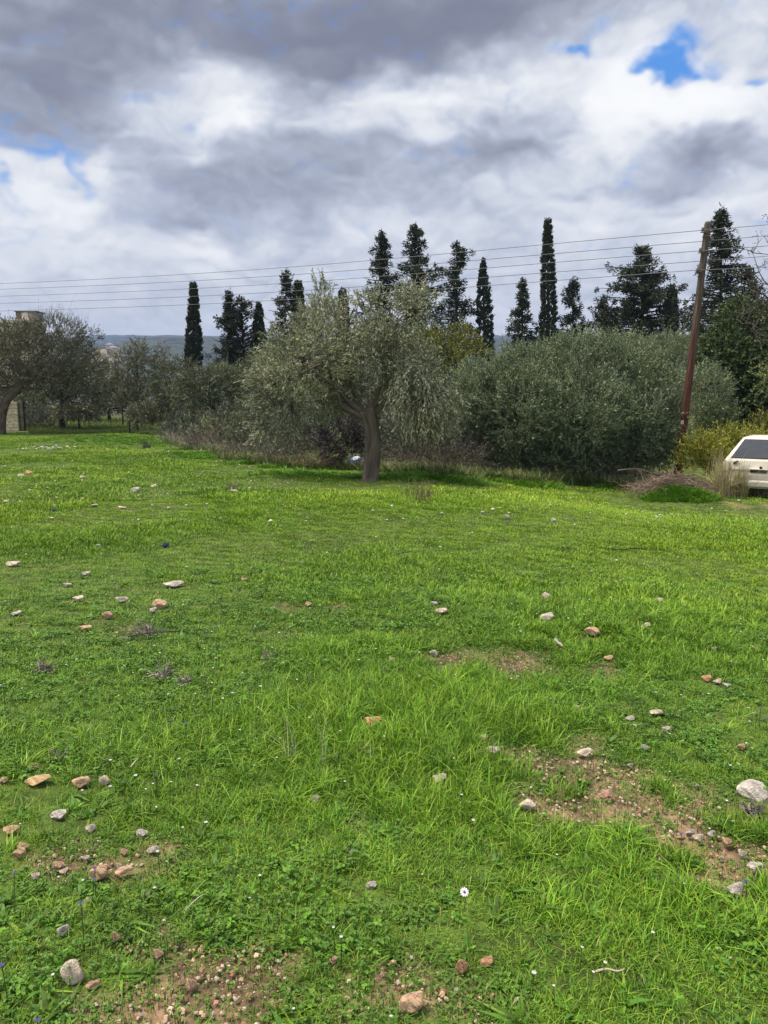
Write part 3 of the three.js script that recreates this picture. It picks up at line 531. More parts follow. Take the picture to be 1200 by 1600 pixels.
for (const [label, o] of CONES) conifer(label, o);

// ---------------------------------------------------------------- houses
const paint = (r, g, b, rough = .8) => new THREE.MeshStandardMaterial({ color: lin(r, g, b), roughness: rough, map: stoneMap });
M.cream = paint(.8, .75, .62); M.whitewash = paint(.85, .84, .8); M.shutter = paint(.22, .23, .23); M.concrete = paint(.42, .42, .4); M.tank = paint(.2, .2, .2); M.pane = new THREE.MeshPhysicalMaterial({ color: lin(.03, .035, .045), roughness: .08 });
const box = (w, h, d, x = 0, y = 0, z = 0, r = .02) => new RoundedBoxGeometry(w, h, d, 2, Math.min(r, w / 3, h / 3, d / 3)).translate(x, y, z);
{ // cream house behind the left olive
  const d = 62, b = foot(10, d), T = thing('house', 'cream flat-roofed house behind the left olive, only its roofline with a rooftop hut showing', 'house', b), k = PX(d), top = at(0, 505, d).y - b.y;
  mesh('wall', box(8.4, top, 3, -1.9, top / 2, -1.5), M.cream, T);
  mesh('parapet', box(8.7, .26, 3.3, -1.9, top + .13, -1.5), M.cream, T);
  const hut = mesh('roof_hut', box(1.75, .72, 1.2, (46 - 10) * k, top + .62, -1.2), M.concrete, T);
  mesh('panel', box(.56, .6, .05, (44 - 10) * k, top + .62, -.57), M.whitewash, hut); mesh('panel', box(.5, .62, .05, (34.5 - 10) * k, top + .62, -.57), M.tank, hut);
  mesh('slab', box(1.95, .07, 1.4, (46 - 10) * k, top + 1.01, -1.2), M.tank, hut);
  const col = mesh('chimney', box(.5, 1, .5, (42 - 10) * k, top - .3, .3), M.cream, T);
  for (const x of [-4, -2, 1.2]) for (const y of [1.6, 4.6]) { const w = mesh('window', box(1.1, 1.2, .06, x, y, .03), M.whitewash, T); mesh('pane', box(.9, 1, .04, x, y, .06), M.pane, w); }
}
{ // small white house far off between the trees
  const d = 120, b = foot(168, d), k = PX(d), T = thing('house', 'small white house with a balcony and grey shutter far off between the left trees', 'house', b), y = (py) => at(168, py, d).y - b.y, X = (px) => (px - 168) * k;
  mesh('wall', box(5.2, y(563), 5, X(160), y(563) / 2, -2.6), M.concrete, T);
  mesh('upper_storey', box(X(177) - X(150), y(545) - y(563), 4, (X(177) + X(150)) / 2, (y(545) + y(563)) / 2, -3), M.cream, T);
  const bal = mesh('balcony', box(X(181) - X(153), y(556) - y(564), 1.2, X(167), y(560), .2), M.whitewash, T);
  mesh('slab', box(X(183) - X(151), .12, 1.5, X(167), y(565), .2), M.whitewash, bal);
  const sh = mesh('shutter', box(X(176) - X(168), y(544) - y(556), .08, X(172), y(550), -.93), M.whitewash, T);
  for (let n = 0; n < 5; n++) mesh('slat', box(X(175.4) - X(168.6), .16, .06, X(172), y(545.5 + n * 2.2), -.87), M.shutter, sh);
  mesh('wall', box(X(184) - X(177), y(562), .8, X(180.5), y(562) / 2, 1), M.whitewash, T);
}
{ // tiny houses on the hill
  const R = rng(5), spots = [[178, 546], [186, 549], [172, 541], [192, 553], [287, 562], [281, 566], [238, 556], [199, 548], [296, 558]];
  spots.forEach(([px, py], n) => {
    const d = 900 + 60 * n, p = at(px, py, d), T = thing('hillside_house', 'tiny pale house among the trees of the far blue hillside', 'house', p, 'tiny houses on the far hillside');
    mesh('wall', box(8 + 4 * R(), 5, 8, 0, -.5, 0), M.whitewash, T); mesh('roof', new THREE.ConeGeometry(7.5, 2.4, 4).rotateY(.785).translate(0, 3.2, 0), M.concrete, T);
  });
}

// ---------------------------------------------------------------- masonry pillar, wire fence
{
  const d = 44, k = PX(d), b = foot(18, d), T = thing('stone_pillar', 'pale masonry pillar standing at the left edge under the leaning olive tree', 'pillar', b), R = rng(31), H = at(18, 628, d).y - b.y, mats = [1, 1.05, .9, 1.02].map((v) => stoneMat(v, v * .9, v * .72));
  const W = 27 * k, rows = 9, h = H / rows;
  mesh('mortar', box(W - .04, H - .03, .6, 0, H / 2, 0), M.concrete, T);
  for (let r = 0; r < rows; r++) { let x = -W / 2; for (let n = 0, c = 2 + (r % 2); n < c; n++) { const w = n === c - 1 ? W / 2 - x : W / c * (.8 + .4 * R()); mesh('block', box(w - .015, h - .015, .62 + .02 * R(), x + w / 2, h * (r + .5), 0, .015), mats[Math.floor(R() * 4)], T); x += w; } }
}
{
  const R = rng(33), rust = new THREE.MeshStandardMaterial({ color: lin(.04, .036, .035), roughness: .8 }), b = foot(122, 42);
  const T = thing('wire_fence', 'sagging wire fence on thin dark posts behind the left side of the field', 'fence', b), posts = [[37, 627, 44], [122, 632, 43], [201, 632, 40], [237, 640, 47], [191, 632, 47], [335, 640, 36]], tops = [];
  for (const [px, top, d] of posts) { const f = foot(px, d), h = Math.max(1, at(px, top, d).y - f.y); mesh('post', new THREE.CylinderGeometry(.055, .06, h + .1, 8).translate(f.x - b.x, f.y - b.y + h / 2 - .05, f.z - b.z).rotateZ(0), rust, T); tops.push([f, h]); }
  const w = [], g = (i, j, t) => { const p = tops[i][0].clone().add(V(0, tops[i][1] * t, 0)), q = tops[j][0].clone().add(V(0, tops[j][1] * t, 0)), m = p.clone().lerp(q, .5); m.y -= .06; const c = curve([p, m, q], 8); return tube(c, c.map(() => .007), 4, 0).translate(-b.x, -b.y, -b.z); };
  for (const [i, j] of [[0, 1], [1, 2], [2, 5], [4, 3]]) for (const t of [.25, .45, .65, .82, .96]) mesh('wire', g(i, j, t), rust, T);
  const gp = foot(33, 43.6), G = thing('gate', 'dark rusty metal gate leaf folded beside the pale masonry pillar', 'gate', gp), H = at(33, 630, 43.6).y - gp.y;
  for (const x of [-.13, .12]) mesh('upright', box(.05, H, .05, x, H / 2, 0), rust, G);
  for (const y of [.15, .5, .85]) mesh('rail', box(.2, .04, .04, 0, H * y, 0), rust, G);
  const bp = foot(45, 43.6), r = limb(V(.1, H * .75, 0), V(.9, .05, .1), .04, .04, R, 0, 4); mesh('brace', r.geo, rust, G);
}

// ---------------------------------------------------------------- leaning pole and wires
const POLE_D = 18.6;
{
  const bot = foot(1063.5, POLE_D), topP = at(1106, 350, POLE_D), L = bot.distanceTo(topP), T = thing('utility_pole', 'leaning wooden utility pole, reddish below and grey above, beside the big bush', 'pole', bot), up = topP.clone().sub(bot);
  const n = 24, pts = Array.from({ length: n + 1 }, (_, i) => up.clone().multiplyScalar(i / n * 1.02 - .02)), g = tube(pts, pts.map((_, i) => mix(.102, .078, i / n)), 16, .05, 9), c = [], pos = g.attributes.position;
  for (let i = 0; i < pos.count; i++) { const t = pos.getY(i) / up.y, v = fbm(pos.getX(i) * 20, pos.getY(i) * 1.4, pos.getZ(i) * 20, 3); c.push(...vary(mixc([.15, .05, .04], [.16, .135, .12], clamp(smooth(.35, .85, t + (v - .5) * .3))), .75 + .5 * v)); }
  g.setAttribute('color', new THREE.Float32BufferAttribute(c, 3));
  mesh('shaft', g, new THREE.MeshStandardMaterial({ vertexColors: true, map: barkMap, bumpMap: barkBump, bumpScale: .022, roughness: .9 }), T);
  for (const t of [.9, .955]) { const q = up.clone().multiplyScalar(t); mesh('iron_band', new THREE.CylinderGeometry(.089, .09, .035, 18, 1, true).translate(q.x, q.y, q.z), new THREE.MeshStandardMaterial({ color: lin(.12, .1, .09), roughness: .6, side: THREE.DoubleSide }), T); }
  mesh('cap', new THREE.CylinderGeometry(.064, .078, .06, 14).translate(up.x * 1.003, up.y * 1.003, up.z), M.greyBark, T);
  const iron = new THREE.MeshStandardMaterial({ color: lin(.1, .09, .085), roughness: .7 }), por = new THREE.MeshStandardMaterial({ color: lin(.16, .12, .1), roughness: .3 });
  const wireM = new THREE.MeshStandardMaterial({ color: lin(.2, .2, .21), roughness: .6 });
  const wireY = [[362, 350], [378, 367], [394, 383], [409, 399], [424, 416]], D2 = 31;
  const left = [[443, -30], [452, -30], [463, -30], [474, -30], [486, -30]];
  const lab = ['topmost of the five overhead wires', 'second overhead wire from the top', 'middle one of the five overhead wires', 'second overhead wire from the bottom', 'lowest of the five overhead wires'];
  wireY.forEach(([py, pyR], n) => {
    const t = (at(1100, py, POLE_D).y - bot.y) / up.y, c0 = bot.clone().addScaledVector(up, t), s = n % 2 ? 1 : -1, pin = c0.clone().add(V(s * .13, .02, .06));
    const br = mesh('bracket', new THREE.CylinderGeometry(.012, .012, .16, 8).rotateZ(Math.PI / 2).translate(c0.x + s * .1 - bot.x, c0.y - bot.y - .03, c0.z + .06 - bot.z), iron, T);
    mesh('insulator', new THREE.LatheGeometry([[0, .07], [.022, .065], [.03, .045], [.022, .03], [.038, .015], [.03, -.02], [.012, -.03]].map(([a, b]) => new THREE.Vector2(a, b)), 12).translate(pin.x - bot.x, pin.y - bot.y, pin.z - bot.z), por, br);
    const end = at(-160, left[n][0] + 3, D2 + 4), q0 = at(0, left[n][0], D2), endR = at(1330, pyR - 14 + n * .5, POLE_D - 1.9), f = pin.clone().lerp(q0, .55);
    const m = pin.clone().lerp(q0, .5); m.y -= .17;
    const pts = [...curve([end, q0, m, pin], 40), ...curve([pin, at(1200, pyR + 1, POLE_D - .7), endR], 8).slice(1)];
    tag(mesh('power_line', tube(pts, pts.map(() => .0075), 5, 0), wireM), lab[n] + ' strung from the leaning pole across the sky', 'wire', 'overhead wires');
  });
  const tagP = at(1066, 660, POLE_D - .14); mesh('tag_plate', box(.075, .095, .012, tagP.x - bot.x, tagP.y - bot.y, tagP.z - bot.z, .004), M.white, T);
}

// ---------------------------------------------------------------- the white car
{
  const d = 16.9, b = foot(1196, d); b.y = at(1190, 779, d).y;
  const T = thing('hatchback_car', 'old white hatchback seen from behind, cut off by the right edge', 'car', b); T.rotation.y = -.56;
  const dirt = noiseTexture(256, (u, v, f) => { const k = .72 + .42 * f(5, 5, 5); return [k, k * .98, k * .94]; }, 61, true), bodyM = new THREE.MeshPhysicalMaterial({ color: lin(.80, .79, .745), map: dirt, roughness: .42, clearcoat: .35, clearcoatRoughness: .3 }), seal = new THREE.MeshStandardMaterial({ color: lin(.012, .012, .013), roughness: .6 }), glass = new THREE.MeshPhysicalMaterial({ color: lin(.018, .02, .026), roughness: .04, ior: 2.3 }), trim = new THREE.MeshStandardMaterial({ color: lin(.5, .47, .4), roughness: .7 }), red = new THREE.MeshPhysicalMaterial({ color: lin(.22, .02, .02), roughness: .2, clearcoat: 1 }), grey = new THREE.MeshPhysicalMaterial({ color: lin(.32, .34, .38), roughness: .3 }), rubber = new THREE.MeshStandardMaterial({ color: lin(.02, .02, .02), roughness: .9 }), steel = new THREE.MeshStandardMaterial({ color: lin(.4, .4, .42), roughness: .4, metalness: .7 });
  // lower body: rings from back (z 0) to front (z -3.6); each ring is half-width at four heights
  const S = [[.10, .60, .24, .74, .60], [.02, .74, .23, .80, .86], [-.04, .80, .22, .83, .90], [-.5, .82, .2, .845, .93], [-1.6, .82, .2, .85, .94], [-2.5, .82, .2, .85, .92], [-3.2, .80, .2, .82, .84], [-3.5, .74, .22, .76, .74], [-3.58, .6, .28, .6, .62]];
  const pos = [], idx = [], rn = 20;
  for (const [z, w0, y0, w1, y1] of S) for (let k = 0; k < rn; k++) {
    const t = k / rn * 2 * Math.PI, cx = Math.cos(t), sy = Math.sin(t), e = (v, p) => Math.sign(v) * Math.pow(Math.abs(v), p);
    const ym = (y0 + y1) / 2 + .06, hh = sy > 0 ? y1 - ym : ym - y0; pos.push(e(cx, .32) * (sy > 0 ? mix(w1, w1 - .045, sy * sy) : mix(w1, w0, sy * sy)), ym + e(sy, .38) * hh, z);
  }
  for (let i = 0; i < S.length - 1; i++) for (let k = 0; k < rn; k++) { const a = i * rn + k, c = i * rn + (k + 1) % rn; idx.push(a, c, a + rn, c, c + rn, a + rn); }
  for (const [i, fl] of [[0, 1], [S.length - 1, 0]]) { const e = pos.length / 3; pos.push(0, (S[i][2] + S[i][4]) / 2 + .03, S[i][0]); for (let k = 0; k < rn; k++) { const a = i * rn + k, c = i * rn + (k + 1) % rn; fl ? idx.push(e, c, a) : idx.push(e, a, c); } }
  const bg = new THREE.BufferGeometry(); bg.setAttribute('position', new THREE.Float32BufferAttribute(pos, 3)); bg.setIndex(idx); bg.setAttribute('uv', new THREE.Float32BufferAttribute(pos.reduce((u, v, i) => { if (i % 3 === 0) u.push(v * .8 + pos[i + 2] * .6); if (i % 3 === 1) u.push(v * .9); return u; }, []), 2));
  const body = mesh('body', toCreasedNormals(bg, .6), bodyM, T);
  // cabin: convex hull with softened edges
  const hull = [], yb = .84, yt = 1.39, zb = [-.03, -2.65], zt = [-.34, -1.95], wb = .79, wt = .47;
  const soft = (x, y, z, r) => { for (let i = 0; i < 14; i++) { const a = 2.399 * i, c = 1 - 2 * (i + .5) / 14, s = Math.sqrt(1 - c * c); hull.push(V(x + r * s * Math.cos(a), y + r * c, z + r * s * Math.sin(a))); } };
  for (const s of [-1, 1]) { for (const z of zb) soft(s * (wb - .03), yb, z, .03); for (const z of zt) soft(s * (wt - .05), yt - .05, z + (z === zt[0] ? -.05 : .05), .05); soft(0, yt - .035, zt[0] - .06, .05); soft(0, yt - .03, -1.1, .05); }
  const cabin = mesh('cabin', toCreasedNormals(new ConvexGeometry(hull), .7), bodyM, T);
  // rear window on the sloping tail plane
  const P = (u, v, out) => { const t = v, w = mix(wb, wt, t); return V(u * w, mix(yb, yt, t) + out * .5, mix(zb[0], zt[0], t) + out * .87); };
  const panel = (corners, out, m, name, parent) => { const c = corners.map(([u, v]) => P(u, v, out)), f = corners.map(([u, v]) => P(u, v, out - .03)), pp = [], ii = []; for (const q of [...c, ...f]) pp.push(q.x, q.y, q.z); ii.push(0, 1, 2, 0, 2, 3); for (let k = 0; k < 4; k++) { const n = (k + 1) % 4; ii.push(k, k + 4, n, n, k + 4, n + 4); } const g = new THREE.BufferGeometry(); g.setAttribute('position', new THREE.Float32BufferAttribute(pp, 3)); g.setIndex(ii); return mesh(name, g, m, parent); };
  const w = panel([[-.87, .09], [.87, .09], [.82, .90], [-.82, .90]], .022, seal, 'rear_window', T);
  { const nu = 14, nv = 6, pp = [], ii = []; for (let j = 0; j <= nv; j++) for (let i = 0; i <= nu; i++) { const u = i / nu * 2 - 1, v = mix(.13, .86, j / nv), q = P(u * mix(.83, .775, j / nv), v, .026 + .008 * (1 - u * u) * Math.sin(Math.PI * (.12 + .76 * j / nv))); pp.push(q.x, q.y, q.z); if (i < nu && j < nv) { const k = j * (nu + 1) + i; ii.push(k, k + 1, k + nu + 2, k, k + nu + 2, k + nu + 1); } }
    const g = new THREE.BufferGeometry(); g.setAttribute('position', new THREE.Float32BufferAttribute(pp, 3)); g.setIndex(ii); g.computeVertexNormals(); mesh('pane', g, glass, w); }
  for (const s of [-1, 1]) { // side windows
    const sideP = (z, v, out) => V(s * (mix(wb, wt, v) + out * .86), mix(yb, yt, v) + out * .5, z), q = [[mix(-.3, -.48, 0), .15], [-2.3, .15], [-1.82, .86], [-.56, .86]], pp = [];
    for (const o of [.012, -.02]) for (const [z, v] of q) { const e = sideP(z, v, o); pp.push(e.x, e.y, e.z); }
    const g = new THREE.BufferGeometry(); g.setAttribute('position', new THREE.Float32BufferAttribute(pp, 3)); const ii = [0, 1, 2, 0, 2, 3]; for (let k = 0; k < 4; k++) { const n = (k + 1) % 4; ii.push(k, k + 4, n, n, k + 4, n + 4); } g.setIndex(ii); mesh('side_window', g, glass, T);
    const lamp = mesh('tail_lamp', box(.13, .15, .1, s * .735, .56, .035, .025), grey, T); mesh('lens', box(.09, .06, .1, s * .735, .6, .042, .02), red, lamp);
    for (const z of [-.72, -2.95]) { const tyre = mesh('wheel', new THREE.TorusGeometry(.21, .075, 10, 26).rotateY(Math.PI / 2).translate(s * .74, .27, z), rubber, T); mesh('rim', new THREE.CylinderGeometry(.16, .16, .1, 20).rotateZ(Math.PI / 2).translate(s * .74, .27, z), steel, tyre); }
    mesh('mirror', box(.12, .1, .07, s * .95, .98, -2.1, .03), seal, T);
    const hl = mesh('headlight', box(.26, .13, .06, s * .5, .6, -3.54, .02), grey, T);
  }
  mesh('rear_bumper', box(1.62, .17, .16, 0, .34, .09, .05), trim, T); mesh('front_bumper', box(1.6, .16, .14, 0, .34, -3.58, .05), trim, T);
  // tailgate seam, handle recess with lock, wiper, licence lamp
  for (const s of [-1, 1]) mesh('tailgate_seam', box(.012, .5, .02, s * .655, .55, .092, .004), seal, T);
  mesh('tailgate_seam', box(1.3, .012, .02, 0, .655, .102, .004), seal, T);
  const rec = mesh('handle_recess', box(.34, .075, .03, -.04, .635, .1, .01), seal, T); mesh('handle_lip', box(.36, .028, .05, -.04, .678, .105, .01), bodyM, rec);
  const lock = mesh('lock', new THREE.CylinderGeometry(.026, .03, .04, 14).rotateX(Math.PI / 2).translate(0, .72, .1), seal, T); mesh('key_cover', box(.05, .075, .02, .012, .70, .118, .008), seal, lock);
  mesh('wiper', (() => { const c = [V(-.58, .79, .055), V(-.53, .82, .065), V(-.47, .86, .05)]; return tube(c, [.02, .024, .012], 7, 0); })(), seal, T);
  mesh('number_plate', box(.44, .1, .012, 0, .5, .108, .004), trim, T);
}

// ---------------------------------------------------------------- brush, reeds, dry stalks
function twigs(F, R, p, n, h, spread, c, lie = 0) {                  // an untidy bundle of thin bent sticks growing from p
  for (let k = 0; k < n; k++) {
    let a = p.clone().add(V((R() - .5) * spread, 0, (R() - .5) * spread)), dir = V((R() - .5) * (1.3 + lie * 2), 1 - lie * .8, (R() - .5) * (1.3 + lie * 2)).normalize(), r = .004 + .005 * R(); const col = vary(c, .6 + .8 * R()), L = h * (.4 + .8 * R()) / 4;
    for (let j = 0; j < 4; j++) {
      const b = a.clone().addScaledVector(dir, L); F.stem(a, b, r, r * .75, col); r *= .75;
      if (R() < .8) { const q = dir.clone().addScaledVector(randDir(R), .9).normalize(); F.stem(b, b.clone().addScaledVector(q, L * (.5 + .7 * R())), r, r * .5, col); }
      a = b; dir = dir.clone().addScaledVector(randDir(R), .45).add(V(0, -.12, 0)).normalize();
    }
  }
}
{
  const R = rng(61), F = new Faces(), line = [[255, 686], [300, 700], [350, 714], [400, 722], [450, 728], [500, 731], [545, 733], [620, 737], [680, 739], [740, 744], [800, 746], [860, 748], [920, 750], [1000, 756]];
  for (let i = 0; i < line.length - 1; i++) {
    const a = ground(...line[i]), b = ground(...line[i + 1]), n = Math.round(a.distanceTo(b) * 24);
    for (let k = 0; k < n; k++) { const p = a.clone().lerp(b, R()); p.z -= R() * R() * 2.2 - .1; p.x += (R() - .5) * .4; p.y = height(p.x, p.z); const big = noise(p.x * .8, p.z * .8, 4); twigs(F, R, p, 5, .25 + .8 * big * R(), .4, mixc([.21, .19, .165], [.31, .28, .23], R()), R() < .35 ? 1 : .2); }
  }
  tag(mesh('dry_undergrowth', F.geometry(), M.straw), 'tangle of grey-brown dead twigs along the foot of the hedge', 'undergrowth', null, 'stuff');
}
function heap(name, label, category, px, py, w, h, n, c, seed, deep = .8) {
  const R = rng(seed), b = ground(px, py), T = thing(name, label, category, b), F = new Faces(), k = PX(-b.z);
  for (let i = 0; i < n; i++) { const u = R() * 2 - 1, p = V(b.x + u * w * k, 0, b.z - R() * deep); p.y = height(p.x, p.z) + R() * h * k * Math.sqrt(Math.max(0, 1 - u * u)) * .8; twigs(F, R, p, 3, .5, .25, mixc(c, [.30, .25, .2], R() * .5), 1); }
  mesh('twigs', F.geometry(b), M.straw, T).userData.kind = 'stuff';
}
heap('brush_pile', 'reddish brown heap of cut dry branches between the big bush and the car', 'brush pile', 1065, 764, 60, 27, 270, [.2, .14, .105], 63, 1);
heap('brush_pile', 'pale grey heap of dead sticks under the right end of the big bush', 'brush pile', 985, 758, 48, 24, 190, [.23, .2, .175], 64);
heap('brush_pile', 'small heap of reddish dead twigs at the hedge foot left of the central trunk', 'brush pile', 500, 734, 24, 18, 110, [.2, .125, .09], 65);
{
  const R = rng(66), logs = [[1030, 742, 1085, 748, 19.2], [965, 735, 1050, 737, 17.6], [1040, 755, 1085, 760, 16.6]], words = ['half-buried grey branch lying across the reddish brush heap', 'grey fallen branch under the right end of the big bush', 'short grey branch sticking out at the front of the reddish brush heap'];
  logs.forEach(([x0, y0, x1, y1, d], n) => { const a = at(x0, y0, d), b = at(x1, y1, d - .2); a.y = Math.max(a.y, height(a.x, a.z) + .04); b.y = Math.max(b.y, height(b.x, b.z) + .04); tag(mesh('fallen_branch', limb(a, b, .022, .014, R, .05, 7).geo, M.greyBark), words[n], 'branch'); });
}
function blades(F, R, p, n, h, w, spread, cols, bend = .4) {
  for (let k = 0; k < n; k++) {
    const a = R() * 6.2832, q = p.clone().add(V(Math.cos(a) * spread * R(), 0, Math.sin(a) * spread * R())); q.y = height(q.x, q.z) - .02;
    const L = h * (.45 + .6 * R()), az = R() * 6.2832, out = V(Math.cos(az), 0, Math.sin(az)), c = vary(cols[Math.floor(R() * cols.length)], .75 + .5 * R()), s = V(-Math.sin(az + .6), 0, Math.cos(az + .6)), bd = bend * (.2 + R()), seg = 5; let prev = null;
    for (let j = 0; j <= seg; j++) {
      const t = j / seg, m = q.clone().addScaledVector(out, L * bd * t * t).add(V(0, L * (t - .25 * bd * t * t), 0)), hw = w * (1 - t * .85) / 2;
      const x = F.vert(m.x + s.x * hw, m.y, m.z + s.z * hw, c), y = F.vert(m.x - s.x * hw, m.y, m.z - s.z * hw, c);
      if (prev !== null) F.i.push(prev, x, prev + 1, x, y, prev + 1); prev = x;
    }
  }
}
const clumps = [
  ['reed_clump', 'tall straw-coloured reeds growing in front of the left corner of the car', 'reeds', 1128, 778, [[1124, 776], [1132, 777], [1120, 774]], 110, 1.15, .010, .16, [[.36, .31, .15], [.25, .24, .09], [.42, .37, .22]], .25],
  ['reed_clump', 'olive-green bushy reeds in front of the middle of the car tailgate', 'reeds', 1155, 778, [[1150, 777], [1160, 778]], 110, .95, .010, .12, [[.2, .2, .07], [.28, .26, .1], [.34, .3, .14]], .2],
  ['dry_grass_clump', 'low dry seed grass under the car bumper at the right edge', 'dry grass', 1180, 774, [[1172, 773], [1185, 775], [1195, 776]], 120, .5, .012, .3, [[.38, .32, .2], [.3, .25, .14]], .5],
  ['weed_clump', 'brownish tall weeds in the grass just right of the central trunk', 'weeds', 655, 782, [[645, 778], [660, 784], [668, 780]], 60, .42, .008, .22, [[.2, .16, .08], [.14, .13, .05], [.25, .2, .11]], .5],
  ['weed_clump', 'green weed tuft standing at the foot of the pale stick heap', 'weeds', 845, 752, [[842, 752], [905, 752]], 50, .5, .014, .2, [[.13, .17, .04], [.2, .2, .07]], .35],
];
clumps.forEach(([name, label, cat, px, py, spots, n, h, w, sp, cols, bend], i) => { const R = rng(70 + i), b = ground(px, py), F = new Faces(), T = thing(name, label, cat, b); for (const s of spots) { const p = ground(...s); blades(F, R, p, n, h, w, sp, cols, bend); if (i < 2) twigs(F, R, p, 18, h * .9, sp, cols[0], 0); } mesh('blades', F.geometry(b), M.straw, T).userData.kind = 'stuff'; });
// dead thistles and twiggy tufts in the grass
const tufts = [[74, 1050, 30, 'brown dead thistle head standing in the grass near the left edge'], [252, 1062, 34, 'grey dead thistle tuft, the widest in the left half of the field'], [288, 1070, 22, 'grey twiggy tuft just right of the widest dead thistle'], [92, 1188, 22, 'leaning grey dead tuft above the flat yellowish stone at the left'], [420, 1030, 18, 'small greyish dead tuft in the middle distance left of centre'], [575, 1186, 22, 'grey dead tuft beneath the orange stone near the centre'], [525, 1188, 14, 'tiny grey dead tuft left of the one beneath the orange stone'], [365, 764, 20, 'grey twiggy tuft with a white stone at its foot, left of the central olive'], [228, 700, 16, 'dark little bush in the far grass at the left'], [1178, 1275, 34, 'dry grey twigs below the large grey rock at the right edge'], [400, 1150, 18, 'thin grey dead tuft left of the dry seed stalks'], [230, 993, 34, 'low twiggy dead plant lying in the grass at the left']];
tufts.forEach(([px, py, w, label], i) => { const R = rng(90 + i), b = ground(px, py), k = PX(-b.z) * w, F = new Faces(), T = thing('dead_tuft', label, 'dry plant', b); twigs(F, R, b.clone(), 30, k * .9, k * .6, [.22, .19, .17], .3); if (i === 8) blades(F, R, b, 60, .4, .02, .2, [[.05, .08, .03]], .5); mesh('twigs', F.geometry(b), M.straw, T).userData.kind = 'stuff'; });
{ const R = rng(110), b = ground(455, 1190), F = new Faces(), T = thing('dry_stalks', 'thin pale dry seed stalks bending over the grass left of centre', 'dry grass', b); blades(F, R, b, 9, .26, .004, .05, [[.55, .5, .4], [.42, .38, .28]], .7); const b2 = ground(505, 1200); blades(F, R, b2, 3, .34, .003, .02, [[.45, .42, .33]], .25); mesh('stalks', F.geometry(b), M.straw, T); }
const sticks = [[930, 1532, 975, 1530, 'pale knobbly dry stick lying in the grass at the bottom right', .0035], [868, 1005, 879, 1018, 'short grey stick lying on the grass right of the tan stone', .012], [290, 1436, 324, 1410, 'thin grey twig in the grass right of the bottom-left stones', .003], [620, 870, 640, 866, 'thin stick lying in the grass below the central olive', .01], [200, 1000, 320, 990, 'long thin dry stalk lying in the grass at the left', .006], [205, 1215, 218, 1192, 'bent pale dry straw standing right of the paired tan stones', .003], [1010, 862, 950, 862, 'dark thin stick lying in the far right grass', .008], [606, 1228, 625, 1216, 'dark forked twig left of the white stone at the centre', .006]];
sticks.forEach(([x0, y0, x1, y1, label, r], i) => { const R = rng(120 + i), a = ground(x0, y0), b = ground(x1, y1); a.y += .03 + (i === 5 ? .02 : 0); b.y += .035; tag(mesh('dry_stick', limb(a, b, r, r * .6, R, .07, 8).geo, i === 6 ? M.darkBark : stoneMats(i)), label, 'stick'); });
function stoneMats(i) { return [M.pale, M.grey, M.grey, M.greyBark, M.greyBark, M.pale, M.darkBark, M.darkBark][i]; }
{ // blue and white litter beside the trunk
  const b = ground(556, 727).add(V(0, .03, .14)), R = rng(140), T = thing('plastic_bag', 'crumpled blue and white plastic bag lying left of the central trunk', 'bag', b); b.y;
  const g = new THREE.IcosahedronGeometry(.14, 3), p = g.attributes.position; for (let i = 0; i < p.count; i++) { const v = V().fromBufferAttribute(p, i), n = fbm(v.x * 14, v.y * 14, v.z * 14, 3); v.multiplyScalar(.45 + 1.1 * n); p.setXYZ(i, v.x * 1.2, v.y * .8 + .1, v.z); } g.computeVertexNormals();
  const blueM = new THREE.MeshPhysicalMaterial({ color: lin(.06, .13, .5), roughness: .35 }), w = g.clone().scale(.6, .55, .6).translate(.02, .11, .05);
  mesh('bag', g, blueM, T); mesh('white_wrapping', w, new THREE.MeshPhysicalMaterial({ color: lin(.75, .75, .82), roughness: .4 }), T);
}

// ---------------------------------------------------------------- stones
const STONE = [0, 1, 2, 3, 4, 5].map((s) => {
  const g = mergeVertices(new THREE.IcosahedronGeometry(1, 5).deleteAttribute('normal').deleteAttribute('uv')), p = g.attributes.position, R = rng(200 + s), cuts = Array.from({ length: 13 }, () => [randDir(R), .5 + .36 * R()]), uv = [];
  for (let i = 0; i < p.count; i++) {
    const v = V().fromBufferAttribute(p, i), u = v.clone(); let r = 1; for (const [n, d] of cuts) { const q = u.dot(n); if (q > 0) r = Math.min(r, d / q); }
    r *= 1 + (fbm(u.x * 2.2 + s * 9, u.y * 2.2, u.z * 2.2, 3) - .5) * .2 + (fbm(u.x * 9, u.y * 9 + s, u.z * 9, 3) - .5) * .1; v.multiplyScalar(r); p.setXYZ(i, v.x, v.y, v.z); uv.push(u.x * .5 + u.y * .21, u.z * .5 + u.y * .34);
  }
  g.setAttribute('uv', new THREE.Float32BufferAttribute(uv, 2)); g.computeVertexNormals();
  return s < 3 ? toCreasedNormals(g, .5) : g;
});
const STONES = [];
let sn = 0;
function stone(px, py, w, asp, kind, label, flat = .8) {             // centre bottom in the photo, width in its pixels, height over width
  const R = rng(300 + sn++), p = ground(px, py), s = w * PX(-p.z) / 2, hgt = s * asp;
  const m = mesh('stone', STONE[Math.floor(R() * 6)], M[kind]); m.scale.set(s * 1.15, Math.max(hgt * 1.2, s * .38), s * flat); m.rotation.set((R() - .5) * .3, R() < .5 ? R() * .6 : 3.1 + R() * .6, (R() - .5) * .35);
  m.position.set(p.x, p.y + hgt * .68 + Math.min(.018, s * .35), p.z - s * .3); if (w > 60) { m.geometry = STONE[1]; m.scale.set(s * 1.05, s * .36, s * .75); m.rotation.set(.5, .3, -.22); m.position.y = p.y + s * .1; m.position.z -= s * .2; }
  tag(m, label, 'stone', 'stones lying in the grass'); STONES.push([p.x, p.z, s]);
}
